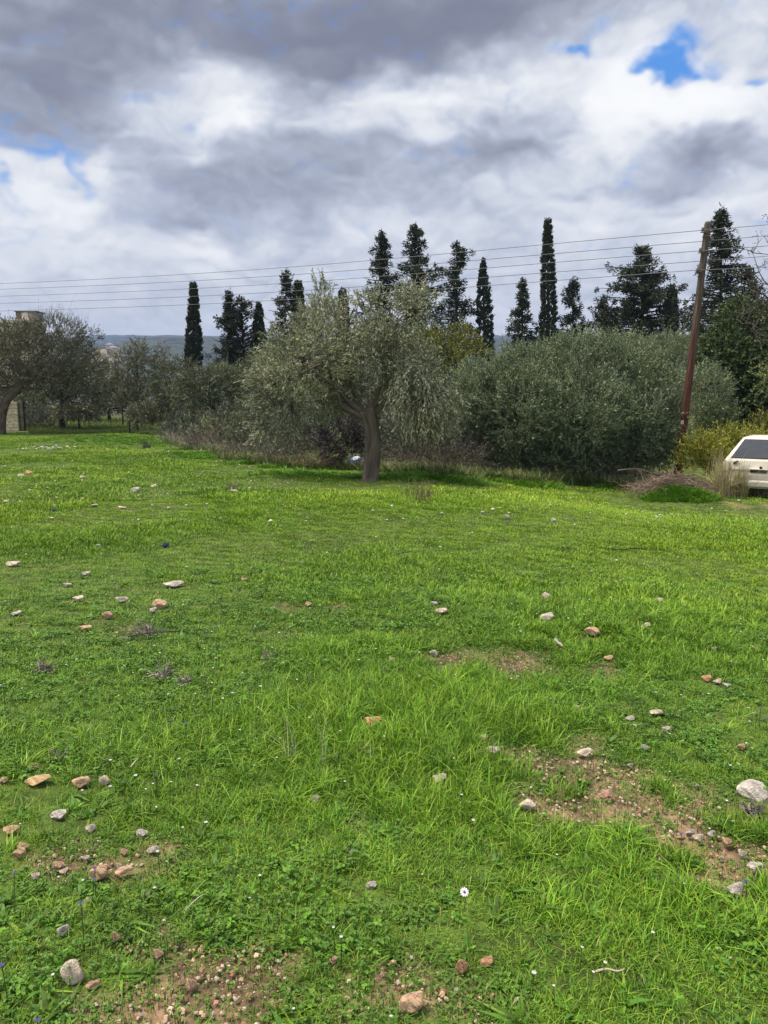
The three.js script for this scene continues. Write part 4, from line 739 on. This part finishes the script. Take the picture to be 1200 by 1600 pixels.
const LIST = [
  [112, 1540, 40, .95, 'pale', 'large whitish angular stone near the bottom left corner'], [144, 1548, 24, .5, 'pink', 'flat reddish stone right beside the large whitish one at the bottom left'], [181, 1475, 19, 1.25, 'tan', 'upright brick-shaped tan stone at the bottom left'], [247, 1500, 20, 1.0, 'tan', 'blocky tan stone on bare earth, right of the upright brick-shaped one'], [98, 1464, 20, 1.0, 'grey', 'small pale grey pointed stone left of the upright brick-shaped one'],
  [298, 1550, 21, 1.2, 'tan', 'upright tan stone at the left end of the gravelly bare patch'], [283, 1541, 12, .8, 'pink', 'little pinkish stone touching the upright tan one at the bare patch'], [644, 1582, 44, .62, 'tan', 'large flat tan stone at the bottom centre'], [722, 1524, 24, 1.3, 'orange', 'upright orange stone with green round it, right of the bottom centre'], [761, 1510, 24, .45, 'orange', 'low orange stone right of the upright orange one'], [590, 1536, 12, .8, 'pink', 'small pink stone at the right end of the gravelly bare patch'], [600, 1528, 14, .7, 'pink', 'small pink stone just above the right end of the bare patch'], [521, 1508, 15, .9, 'tan', 'small rounded tan stone above the gravelly bare patch'],
  [154, 1376, 31, .74, 'tan', 'big blocky tan stone in the left bare patch'], [193, 1371, 30, .4, 'tan', 'long low tan stone right of the big blocky one'], [186, 1358, 12, .9, 'pale', 'small pale stone above the long low tan one'], [90, 1360, 20, .6, 'pink', 'pinkish stone in the left bare patch, left of the big blocky one'], [100, 1366, 16, .5, 'pale', 'pale flat stone directly below the pinkish one in the left bare patch'], [55, 1376, 15, .8, 'pale', 'small pale stone left of the left bare patch'], [133, 1346, 14, .5, 'white', 'little white stone at the top of the left bare patch'],
  [35, 1330, 19, .7, 'tan', 'upper of two tan stones stacked close together near the left edge'], [29, 1343, 21, .75, 'tan', 'lower of two tan stones stacked close together near the left edge'], [16, 1306, 29, .5, 'tan', 'broad tan stone by the left edge above the stacked pair'], [141, 1303, 18, .9, 'pale', 'pale pointed stone above the left bare patch'], [221, 1310, 21, .55, 'grey', 'grey tilted stone right of the pale pointed one'], [193, 1338, 14, .8, 'tan', 'small tan stone half sunk right of the left bare patch'], [238, 1335, 22, .4, 'white', 'flat white stone right of the left bare patch'], [90, 1283, 28, .45, 'grey', 'grey-white flat stone above the broad tan one at the left'], [139, 1411, 13, .8, 'pale', 'lone small pale stone below the left bare patch'],
  [58, 1230, 43, .3, 'yellow', 'long flat yellowish stone at the left'], [126, 1233, 29, .6, 'tan', 'pointed tan stone left of its rounder twin at the left'], [163, 1228, 19, .75, 'pale', 'rounded pale stone right of the pointed tan one'], [4, 1226, 16, .6, 'tan', 'tan stone cut by the left edge beside the long yellowish one'], [52, 1204, 16, .6, 'tan', 'small tan stone above the long flat yellowish one'],
  [582, 1135, 29, .42, 'orange', 'lone orange stone in the grass near the centre'], [686, 1224, 27, .42, 'white', 'white angular stone right of the centre'], [752, 1227, 12, .6, 'pale', 'small pale stone just right of the white angular one'], [493, 1255, 13, 1.1, 'white', 'small bright white stone left of the centre'], [772, 1178, 23, .4, 'white', 'white flat stone at the end of the small bare strip right of centre'], [746, 1184, 18, .5, 'tan', 'tan stone just left of the white flat one right of centre'], [755, 1158, 16, .5, 'pale', 'pale stone above the white flat one right of centre'], [660, 1189, 9, .7, 'orange', 'tiny orange stone left of the small bare strip'], [715, 1147, 7, 1.6, 'white', 'thin white upright chip above the small bare strip'], [581, 1390, 20, .5, 'grey', 'grey stone sunk in deep grass below the centre'], [678, 1026, 16, .5, 'grey', 'grey splintered stone in the middle distance'], [612, 1034, 10, .8, 'white', 'small white stone left of the grey splintered one'],
  [855, 970, 24, .38, 'white', 'flat white stone lying in the right half of the field'], [926, 996, 26, .55, 'tan', 'rounded tan stone in the right half of the field'], [855, 939, 17, .75, 'pale', 'pale rounded stone above the flat white one in the right half'], [1030, 942, 15, .5, 'grey', 'grey stone in the far right half of the field'], [1068, 952, 10, .9, 'white', 'small white round stone right of the grey one in the far right half'], [952, 1033, 16, .5, 'tan', 'tan flat stone below the rounded tan one in the right half'], [1010, 982, 16, .4, 'pale', 'pale sliver of stone in the far right grass'], [1105, 1067, 18, .6, 'orange', 'orange rounded stone at the right'], [1122, 1070, 16, .5, 'pale', 'pale stone right beside the orange rounded one'], [1136, 1075, 16, .4, 'white', 'whitish flat stone, last of the row beside the orange rounded one'], [1116, 1018, 10, .7, 'white', 'small white stone in the right grass above the orange rounded one'], [1180, 1016, 14, .4, 'tan', 'tan chip at the right edge of the middle distance'],
  [985, 1128, 18, .45, 'white', 'whitish stone above the right bare patch'], [1025, 1121, 23, .45, 'pale', 'pale tilted stone right of the whitish one above the right bare patch'], [1041, 1146, 16, .6, 'grey', 'grey flat stone under the pale tilted one'], [900, 1110, 14, .4, 'pale', 'pale flat stone left of the whitish one above the right bare patch'], [1008, 1174, 15, .7, 'grey', 'small grey stone between the pale tilted stone and the bare patch'], [1160, 1174, 17, .6, 'tan', 'brown stone in the grass above the large grey rock'], [914, 1184, 26, .42, 'pale', 'cream stone at the top of the right bare patch'], [948, 1250, 25, .5, 'pink', 'flat reddish stone in the middle of the right bare patch'], [825, 1268, 33, .35, 'pale', 'flat pale slab left of the right bare patch'], [985, 1201, 10, .9, 'white', 'small white stone in the right bare patch'], [1090, 1232, 10, .6, 'white', 'small white stone left of the large grey rock'],
  [1190, 1252, 72, .26, 'grey', 'large grey rock at the right edge'], [1182, 1366, 30, .5, 'grey', 'smooth light grey rock at the right below the large one'], [1150, 1403, 36, .6, 'grey', 'layered grey rock lowest at the right'], [1078, 1309, 17, .8, 'white', 'white stone at the top of the lower right rubble'], [1092, 1317, 22, .6, 'pale', 'cream stone in the lower right rubble'], [1112, 1309, 16, .7, 'grey', 'bluish grey stone at the top of the lower right rubble'], [1064, 1315, 16, .6, 'pink', 'pink stone at the left end of the lower right rubble'], [1136, 1322, 19, .7, 'tan', 'tan stone at the right side of the lower right rubble'], [1160, 1340, 16, .7, 'grey', 'grey stone at the right end of the lower right rubble'], [1128, 1345, 12, .5, 'pale', 'small pale stone below the lower right rubble'],
  [250, 952, 24, .6, 'tan', 'blocky tan stone in the middle distance at the left'], [240, 958, 12, .8, 'grey', 'small grey stone touching the blocky tan one in the middle distance'], [190, 943, 20, .45, 'white', 'white tilted stone left of the blocky tan one in the middle distance'], [270, 919, 32, .28, 'white', 'long flat white stone in the middle distance at the left'], [168, 967, 18, .5, 'pink', 'pinkish stone below the white tilted one in the middle distance'], [121, 941, 17, .45, 'pale', 'pale stone left of the white tilted one in the middle distance'], [135, 900, 13, .5, 'white', 'small white stone near the left, above the pale one'], [20, 886, 20, .4, 'pale', 'pale stone near the left edge of the middle distance'], [104, 918, 14, .4, 'grey', 'grey chip between the left edge and the long flat white stone'], [153, 856, 9, .6, 'white', 'bright white stone far off at the left'], [24, 963, 16, .3, 'grey', 'thin grey slab by the left edge of the middle distance'], [132, 987, 20, .35, 'tan', 'flat tan stone at the left above the thistles'], [381, 909, 10, .6, 'pink', 'small pink stone left of the centre in the middle distance'], [482, 949, 11, .8, 'tan', 'round tan stone on a little bare spot near the centre'], [678, 948, 13, .55, 'white', 'white stone right of the little bare spot near the centre'], [690, 960, 20, .4, 'pale', 'pale low stone under the white one near the centre'],
  [32, 746, 10, .6, 'white', 'white stone in the far left grass'], [44, 743, 11, .7, 'orange', 'brown brick piece next to the white stone in the far left grass'], [212, 770, 13, .7, 'white', 'white tilted stone in the far left-centre grass'], [240, 763, 10, .6, 'pale', 'pale stone right of the tilted white one in the far grass'], [365, 771, 15, .35, 'white', 'white flat stone at the foot of the grey twiggy tuft'], [128, 748, 9, .5, 'white', 'small white stone left of the tilted white one in the far grass'], [792, 812, 11, .6, 'white', 'white stone below the left end of the big bush'], [754, 804, 7, .8, 'grey', 'small grey stone left of the white one below the big bush'], [866, 816, 8, .7, 'white', 'tiny white stone right of the white one below the big bush'], [82, 801, 9, .6, 'blue', 'dark stone among white chips in the far left grass'], [258, 856, 12, .6, 'blue', 'dark blue scrap lying in the middle distance'], [147, 793, 12, .35, 'white', 'long white chip in the far left grass'], [10, 786, 10, .35, 'white', 'white chip at the left edge of the far grass'], [190, 796, 12, .35, 'pale', 'flat pale chip below the tilted white stone in the far grass'],
];
for (const s of LIST) stone(...s.slice(0, 5), s[5]);
{ // big daisy near the bottom, with its own petals
  const p = ground(724, 1424), T = thing('daisy', 'large white daisy flower standing in the grass at the lower right of centre', 'flower', p), wm = new THREE.MeshPhysicalMaterial({ color: lin(.82, .8, .86), roughness: .6, transmission: .3, thickness: 0, side: THREE.DoubleSide }), top = V(0, .085, .02);
  const gm = new THREE.MeshStandardMaterial({ color: lin(.09, .16, .03), roughness: .7 });
  const c = curve([V(0, -.01, 0), V(.006, .045, 0), top], 8); mesh('stem', tube(c, c.map(() => .0016), 6, 0), gm, T);
  for (let k = 0; k < 11; k++) { const g = new THREE.SphereGeometry(1, 8, 6).scale(.0036, .001, .0066).translate(0, .001, .009).rotateY(k / 11 * 6.2832 + .2).rotateX(.75 + .1 * Math.sin(k * 3)).translate(top.x, top.y, top.z); mesh('petal', g, wm, T); }
  mesh('flower_centre', new THREE.SphereGeometry(.0042, 12, 8).scale(1, .6, 1).rotateX(.75).translate(top.x, top.y + .002, top.z + .002), new THREE.MeshStandardMaterial({ color: lin(.10, .09, .13), roughness: .9 }), T);
}

// ---------------------------------------------------------------- grass, clover, flowers, pebbles (nobody could count them)
function bladeTuft(seed, n, rad, h0, h1, w, cols, bend) {
  const R = rng(seed), F = new Faces();
  for (let k = 0; k < n; k++) {
    const a = R() * 6.2832, r = rad * Math.sqrt(R()), x0 = Math.cos(a) * r, z0 = Math.sin(a) * r, az = a + (R() - .5) * 3, ox = Math.cos(az), oz = Math.sin(az), L = mix(h0, h1, R() * R()), bd = bend * (.15 + 1.1 * R()), f = az + 1.57 + (R() - .5) * 1.2, sx = Math.cos(f), sz = Math.sin(f), ww = w * (.6 + .8 * R()), c = vary(cols[Math.floor(R() * cols.length)], .55 + .8 * R()), seg = 3; let prev = null;
    for (let j = 0; j <= seg; j++) {
      const t = j / seg, x = x0 + ox * L * bd * t * t, z = z0 + oz * L * bd * t * t, y = L * (t - .42 * bd * t * t) - .01, hw = ww * (j === seg ? .05 : 1 - .35 * t) / 2;
      const p = F.vert(x + sx * hw, y, z + sz * hw, c); F.vert(x - sx * hw, y, z - sz * hw, c);
      if (prev !== null) F.i.push(prev, p, prev + 1, p, p + 1, prev + 1); prev = p;
    }
  }
  return F.geometry();
}
function leafTuft(seed, n, rad, h, size, cols) {                     // low broad-leaved plants: clover, mallow
  const R = rng(seed), F = new Faces();
  for (let k = 0; k < n; k++) {
    const a = R() * 6.2832, r = rad * Math.sqrt(R()), c = vary(cols[Math.floor(R() * cols.length)], .7 + .6 * R()), q = V(Math.cos(a) * r, h * (.25 + .75 * R()), Math.sin(a) * r), lobes = R() < .5 ? 3 : 1, s0 = size * (.6 + .7 * R()), tilt = .55;
    for (let m = 0; m < lobes; m++) {
      const az = a + m * 2.09 + R(), dir = V(Math.cos(az), (R() - .45) * tilt, Math.sin(az)).normalize(), sd = V(-Math.sin(az), (R() - .5) * tilt, Math.cos(az)).normalize(), e = (u, v, dy = 0) => F.vert(q.x + dir.x * s0 * u + sd.x * s0 * v, q.y + dir.y * s0 * u + sd.y * s0 * v + dy * s0, q.z + dir.z * s0 * u + sd.z * s0 * v, c);
      const o = e(0, 0), b = [e(.35, .42, .1), e(.85, .4, .05), e(1.05, 0, -.08), e(.85, -.4, .05), e(.35, -.42, .1)]; for (let i = 0; i < 4; i++) F.i.push(o, b[i], b[i + 1]);
    }
    if (R() < .4) F.stem(V(q.x, -.01, q.z), q, .0012, .001, c);
  }
  return F.geometry();
}
const LUSH = [[.112, .265, .02], [.155, .315, .023], [.08, .205, .021], [.195, .335, .032]], FRESH = [[.235, .40, .022], [.285, .44, .026], [.185, .365, .02], [.32, .44, .045]], DEEP = [[.075, .185, .022], [.10, .225, .026], [.145, .27, .03]], STRAW = [[.34, .30, .15], [.26, .24, .1], [.2, .22, .07]];
const R = rng(900), NEAR = 5.2;
function scatter(name, label, category, geos, material, place, want) {  // place(u) returns [x, z, size, tint] or null
  const buckets = geos.map(() => []);
  for (let n = 0; n < want; n++) { const s = place(); if (s) buckets[Math.floor(R() * geos.length)].push(s); }
  const Q = new THREE.Quaternion(), E = new THREE.Euler(), mat = new THREE.Matrix4();
  buckets.forEach((list, k) => {
    if (!list.length) return;
    const m = new THREE.InstancedMesh(geos[k], material, list.length); m.name = numbered(name);
    list.forEach(([x, z, s, c, sy = s, up = 0], i) => {
      E.set((R() - .5) * .25, R() * 6.2832, (R() - .5) * .25); Q.setFromEuler(E);
      mat.compose(V(x, height(x, z) + up, z), Q, V(s, sy, s)); m.setMatrixAt(i, mat); m.setColorAt(i, new THREE.Color().setRGB(c[0], c[1], c[2]));
    });
    m.castShadow = m.receiveShadow = true; scene.add(m);
    tag(m, label + ['', ', second sort', ', third sort', ', fourth sort'][k], category, null, 'stuff');
  });
}
// a random place on the field between two distances, denser towards the middle of the view, kept off big stones
function spot(r0, r1, bias = 2) {
  const r = Math.pow(mix(Math.pow(r0, bias), Math.pow(r1, bias), R()), 1 / bias), a = (R() - .5) * 1.42 + 0, x = Math.sin(a) * r, z = -Math.cos(a) * r;
  for (const [sx, sz, s] of STONES) if (Math.abs(x - sx) < s * 1.0 && z < sz + s * .5 && z > sz - s * 1.1) return null; else if (Math.abs(x - sx) < s * 1.1 && z < sz + s * 2.2 && z > sz - s && R() < .6) return null;
  return [x, z, r];
}
const lushness = (x, z) => { let l = fbm(x * .55 + 40, z * .55, 2, 4); for (const [sx, sz, s] of STONES) { const q = Math.hypot(x - sx, z - sz) / s; if (q < 3) l -= .35 * (1 - smooth(1, 3, q)); } return l; };
const yellowing = (x, z, r) => clamp((fbm(x * .28 + 8, z * .28 + 3, 5, 3) - .42) * 2.4 + smooth(4, 12, r) * .55 - .18);
const hedge = (x, z) => { // true where field grass ends at the hedge
  const d = -z, px = 600 + FOC * x / (d * CP + EYE * SP * 0) ; return d > (px < 240 ? 42.5 : px < 400 ? mix(37, 24.5, (px - 240) / 160) : px < 620 ? mix(24.5, 18.6, (px - 400) / 220) : px < 1000 ? 18.2 : 17.2); };
function grassAt(r0, r1, bias, minBare, f) {
  return () => { const s = spot(r0, r1, bias); if (!s || hedge(s[0], s[1])) return null; const b = bare(s[0], s[1]); if (R() < smooth(.12, minBare, b)) return null; return f(s[0], s[1], s[2], b); };
}
const tint = (x, z, r) => { const y = yellowing(x, z, r), v = .8 + .4 * R(), l = .86 + .3 * fbm(x * 2.2, z * 2.2, 9, 3); return [v * l * mix(.94, 1.28, y), v * l * mix(1, 1.2, y), v * l * mix(1, .9, y)]; };
scatter('grass', 'green blades of the thick short field grass near the camera', 'grass', [bladeTuft(1, 28, .045, .02, .085, .0036, LUSH, .8), bladeTuft(2, 24, .05, .025, .10, .0033, FRESH, 1), bladeTuft(3, 32, .05, .015, .06, .0032, LUSH, .7)], M.grass,
  grassAt(1.1, NEAR, 1.6, .32, (x, z, r, b) => { const l = lushness(x, z), s = .6 + .75 * smooth(.3, .7, l) + .25 * R() - .35 * b; return [x, z, s, tint(x, z, r), s * (.7 + .8 * smooth(.35, .7, l))]; }), 21000);
scatter('clover', 'low round-leaved clover and weeds between the near grass', 'weeds', [leafTuft(4, 30, .06, .04, .0085, DEEP), leafTuft(5, 24, .06, .03, .0115, LUSH)], M.grass,
  grassAt(1.1, 7, 1.5, .24, (x, z, r, b) => { const l = fbm(x * 1.4 + 90, z * 1.4, 3, 3); if (l < .47 || R() < .45) return null; const s = .6 + .6 * R(); return [x, z, s, tint(x, z, 2), s * (.6 + .9 * smooth(.4, .65, l))]; }), 9000);
scatter('tall_grass', 'longer bending grass tufts of the near field', 'grass', [bladeTuft(6, 34, .05, .08, .22, .0048, LUSH, .9), bladeTuft(7, 28, .06, .08, .2, .0052, FRESH, 1.1)], M.grass,
  grassAt(1.1, 6.5, 1.6, .3, (x, z, r) => { const l = lushness(x, z); if (l < .5 && R() < .93) return null; const s = .5 + .45 * R() + .3 * smooth(.5, .7, l); return [x, z, s * .8, tint(x, z, r)]; }), 3600);
scatter('field_grass', 'bright short grass of the middle field', 'grass', [bladeTuft(8, 36, .10, .02, .07, .006, FRESH, .9), bladeTuft(9, 40, .11, .015, .06, .006, LUSH, .8)], M.grass,
  grassAt(NEAR - .4, 13, 1.7, .5, (x, z, r, b) => { const l = lushness(x, z), s = .65 + .6 * smooth(.3, .7, l) + .25 * R() - .3 * b; return [x, z, s, tint(x, z, r), s * (.7 + .55 * smooth(.35, .7, l))]; }), 33000);
scatter('far_grass', 'bright grass of the far end of the field', 'grass', [bladeTuft(10, 56, .2, .02, .075, .0095, FRESH, .9), bladeTuft(11, 56, .22, .02, .06, .0095, LUSH, .8)], M.grass,
  grassAt(12, 47, 1.6, .7, (x, z, r, b) => { const l = lushness(x, z), s = .6 + .7 * smooth(.3, .7, l) + .3 * R() - .3 * b; return [x, z, s, tint(x, z, r), s * (.75 + .5 * smooth(.35, .7, l))]; }), 50000);
{ // taller rank grass: on the mound by the car, under the trees, along the hedge foot
  const spots = [[1060, 772, .7, .4, 220], [1040, 776, .5, .3, 120], [1090, 776, .5, .3, 120], [690, 748, 1.2, .4, 160], [620, 746, .5, .3, 70], [550, 748, .7, .3, 90], [480, 742, 1.4, .4, 120], [820, 756, 1.1, .4, 160], [330, 712, 2, .6, 120], [200, 690, 3, 1.2, 160], [265, 695, 1.4, .8, 110], [300, 703, 1.2, .4, 90], [350, 717, 1, .4, 90], [400, 725, .9, .35, 90], [450, 731, .8, .35, 90], [520, 735, .7, .3, 70], [760, 749, .9, .3, 100], [900, 756, 1, .3, 110], [970, 762, .8, .25, 90]].map(([x, y, a, b, n]) => [ground(x, y), a, b, n]), list = [];
  for (const [p, a, b, n] of spots) for (let k = 0; k < n; k++) list.push([p.x + (R() + R() - 1) * a, p.z + (R() + R() - 1) * b]);
  let i = 0;
  scatter('rank_grass', 'thick dark green grass tufts on the mounds along the hedge', 'grass', [bladeTuft(12, 40, .12, .08, .24, .013, FRESH, .9)], M.grass, () => { const [x, z] = list[i++]; const s = .7 + .5 * R(); return [x, z, s, vary([.8, 1, .9], .8 + .3 * R())]; }, list.length);
}
scatter('rosette_weeds', 'flat broad-leaved weed rosettes in the near grass', 'weeds', [bladeTuft(18, 9, .012, .05, .11, .013, DEEP, 1.5), bladeTuft(19, 7, .01, .04, .09, .017, LUSH, 1.7)], M.grass, grassAt(1.3, 8, 1.5, .6, (x, z) => [x, z, .6 + .7 * R(), vary([1, 1, 1], .7 + .5 * R()), .5 + .5 * R()]), 1700);
{ const line = [[262, 688], [300, 703], [350, 717], [400, 725], [450, 731], [520, 735], [620, 740], [690, 744], [760, 749], [830, 754], [900, 757], [970, 762], [1010, 764]].map((p) => ground(...p));
  scatter('hedge_weeds', 'green and brownish weeds mixed into the dry twigs along the foot of the hedge', 'weeds', [bladeTuft(21, 34, .16, .12, .42, .016, [[.13, .22, .04], [.18, .24, .06], [.1, .17, .04]], .7), bladeTuft(22, 26, .16, .12, .5, .012, [[.24, .23, .1], [.17, .2, .07]], .6)], M.straw, () => { const i = Math.floor(R() * (line.length - 1)), p = line[i].clone().lerp(line[i + 1], R()), z = p.z - 1.3 * R() * R() + .1; return [p.x + (R() - .5) * .3, z, .6 + .7 * R(), vary([1, 1, 1], .7 + .5 * R())]; }, 950); }
scatter('wild_weeds', 'knee-high olive-brown weeds growing beyond the wire fence', 'weeds', [bladeTuft(16, 40, .3, .25, .8, .03, [[.16, .19, .05], [.2, .2, .06], [.12, .15, .045]], .6), bladeTuft(17, 36, .3, .2, .6, .035, [[.2, .17, .08], [.15, .17, .05]], .8)], M.straw, () => { const d = 38 + 34 * R() * R(), px = 50 + 300 * R(), x = (px - 600) / FOC * d; if (!hedge(x, -d - 2.5)) return null; return [x, -d, (.35 + .6 * R()) * mix(.45, 1.1, smooth(39, 50, d)), vary([.9, 1.15, .8], .8 + .5 * R())]; }, 6500);
scatter('dry_straw', 'pale dry straw blades mixed into the grass', 'dry grass', [bladeTuft(13, 4, .06, .03, .12, .0026, STRAW, 1.3)], M.straw, grassAt(1.2, 16, 1.7, 2, (x, z, r) => (fbm(x * .9 + 5, z * .9, 8, 3) < .5 ? null : [x, z, (.6 + .6 * R()) * (1 + r * .05), [1, 1, 1]])), 3400);
scatter('sparse_grass', 'thin scattered grass sprouts on the bare earth', 'grass', [bladeTuft(14, 10, .05, .02, .06, .0035, LUSH, 1), bladeTuft(20, 8, .05, .015, .05, .004, DEEP, 1.2), leafTuft(15, 9, .05, .02, .0075, DEEP)], M.grass, () => { const s = spot(1.3, 6, 1.5); if (!s) return null; const b = bare(s[0], s[1]); if (b < .15 || R() < smooth(.5, 1.4, b)) return null; return [s[0], s[1], .7 + .6 * R(), tint(s[0], s[1], 3)]; }, 30000);
{ // tiny white and yellow flowers
  const petals = (seed, rad, h, c, core) => { const F = new Faces(); for (let k = 0; k < 6; k++) { const a = k / 6 * 6.2832, d = V(Math.cos(a), .25, Math.sin(a)).normalize(); F.leaf(V(0, h, 0), d, V(-Math.sin(a), 0, Math.cos(a)), rad, rad * .75, c); } F.stem(V(0, -.01, 0), V(0, h, 0), .0012, .001, [.08, .15, .03]); F.leaf(V(-rad * .2, h + .002, 0), V(1, 0, 0), V(0, 0, 1), rad * .4, rad * .4, core); return F.geometry(); };
  const flowery = (x, z) => fbm(x * 1.1 + 60, z * 1.1, 6, 3) > .5;
  scatter('white_flowers', 'tiny white wildflowers dotted through the grass', 'flowers', [petals(1, .006, .055, [.75, .75, .8], [.4, .35, .08]), petals(2, .0045, .075, [.8, .8, .78], [.3, .3, .1])], M.leaf, grassAt(1.3, 18, 1.4, .5, (x, z, r) => (flowery(x, z) || R() < .25 ? [x, z, (.8 + .7 * R()) * (1 + r * .02), [1, 1, 1]] : null)), 3000);
  scatter('yellow_flowers', 'tiny yellow wildflowers in the far grass', 'flowers', [petals(3, .008, .07, [.7, .6, .04], [.5, .35, .02])], M.leaf, grassAt(7, 40, 1.4, .5, (x, z, r) => (flowery(z, x) ? [x, z, .8 + r * .06, [1, 1, 1]] : null)), 700);
  const q = ground(78, 709); scatter('daisy_patch', 'patch of white daisies blooming in the far left grass', 'flowers', [petals(4, .035, .16, [.82, .82, .84], [.6, .45, .05])], M.leaf, () => [q.x + (R() + R() - 1) * 1.1, q.z + (R() - .5) * .9, .8 + .8 * R(), [1, 1, 1]], 60);
  const purple = petals(5, .006, .08, [.09, .07, .3], [.1, .06, .2]); scatter('purple_flowers', 'small violet-blue flower heads in the near grass', 'flowers', [purple], M.leaf, grassAt(1.6, 6, 1.4, .3, (x, z) => (fbm(x * 1.6, z * 1.6, 33, 2) > .58 ? [x, z, 1 + R(), [1, 1, 1]] : null)), 260);
}
{ // gravel on the bare earth and pale chips through the field
  const peb = [0, 1].map((s) => { const g = mergeVertices(new THREE.IcosahedronGeometry(1, 1).deleteAttribute('normal').deleteAttribute('uv')), p = g.attributes.position; for (let i = 0; i < p.count; i++) { const k = .7 + .6 * h3(i, s, 7); p.setXYZ(i, p.getX(i) * k, p.getY(i) * k * .7, p.getZ(i) * k * .85); } g.computeVertexNormals(); return toCreasedNormals(g, .5); });
  const pm = new THREE.MeshStandardMaterial({ color: 0xffffff, roughness: .95 }), cols = [[.38, .215, .135], [.46, .30, .2], [.52, .39, .28], [.42, .36, .3], [.32, .18, .11], [.56, .47, .37]];
  scatter('gravel', 'small reddish and pale pebbles on the bare earth patches', 'gravel', peb, pm, () => { const s = spot(1.3, 6.5, 1.3); if (!s) return null; const b = bare(s[0], s[1]); if (R() > smooth(.15, .95, b)) return null; const k = .0016 + .0075 * Math.pow(R(), 4); return [s[0], s[1], k, vary(cols[Math.floor(R() * 6)], .7 + .5 * R()), k * (.6 + .5 * R()), k * .3]; }, 60000);
  scatter('stone_chips', 'little pale stone chips strewn through the field grass', 'gravel', peb, pm, () => { const s = spot(3, 30, 1.15); if (!s || hedge(s[0], s[1])) return null; const zone = bare(s[0], s[1]) + fbm(s[0] * .35 + 70, s[1] * .35, 4, 3) - .42 + .25 * smooth(9, 13, s[2]) * smooth(1, -6, s[0]); if (R() > zone * 1.6 + .05) return null; const k = (.006 + .02 * R() * R()) * (.35 + .65 * smooth(5, 10, s[2])) * (1 + s[2] * .02); return [s[0], s[1], k, vary(R() < .75 ? [.62, .6, .54] : [.5, .38, .29], .7 + .4 * R()), k * .6, .02 + k * .3]; }, 2600);
}
renderer.render(scene, camera);
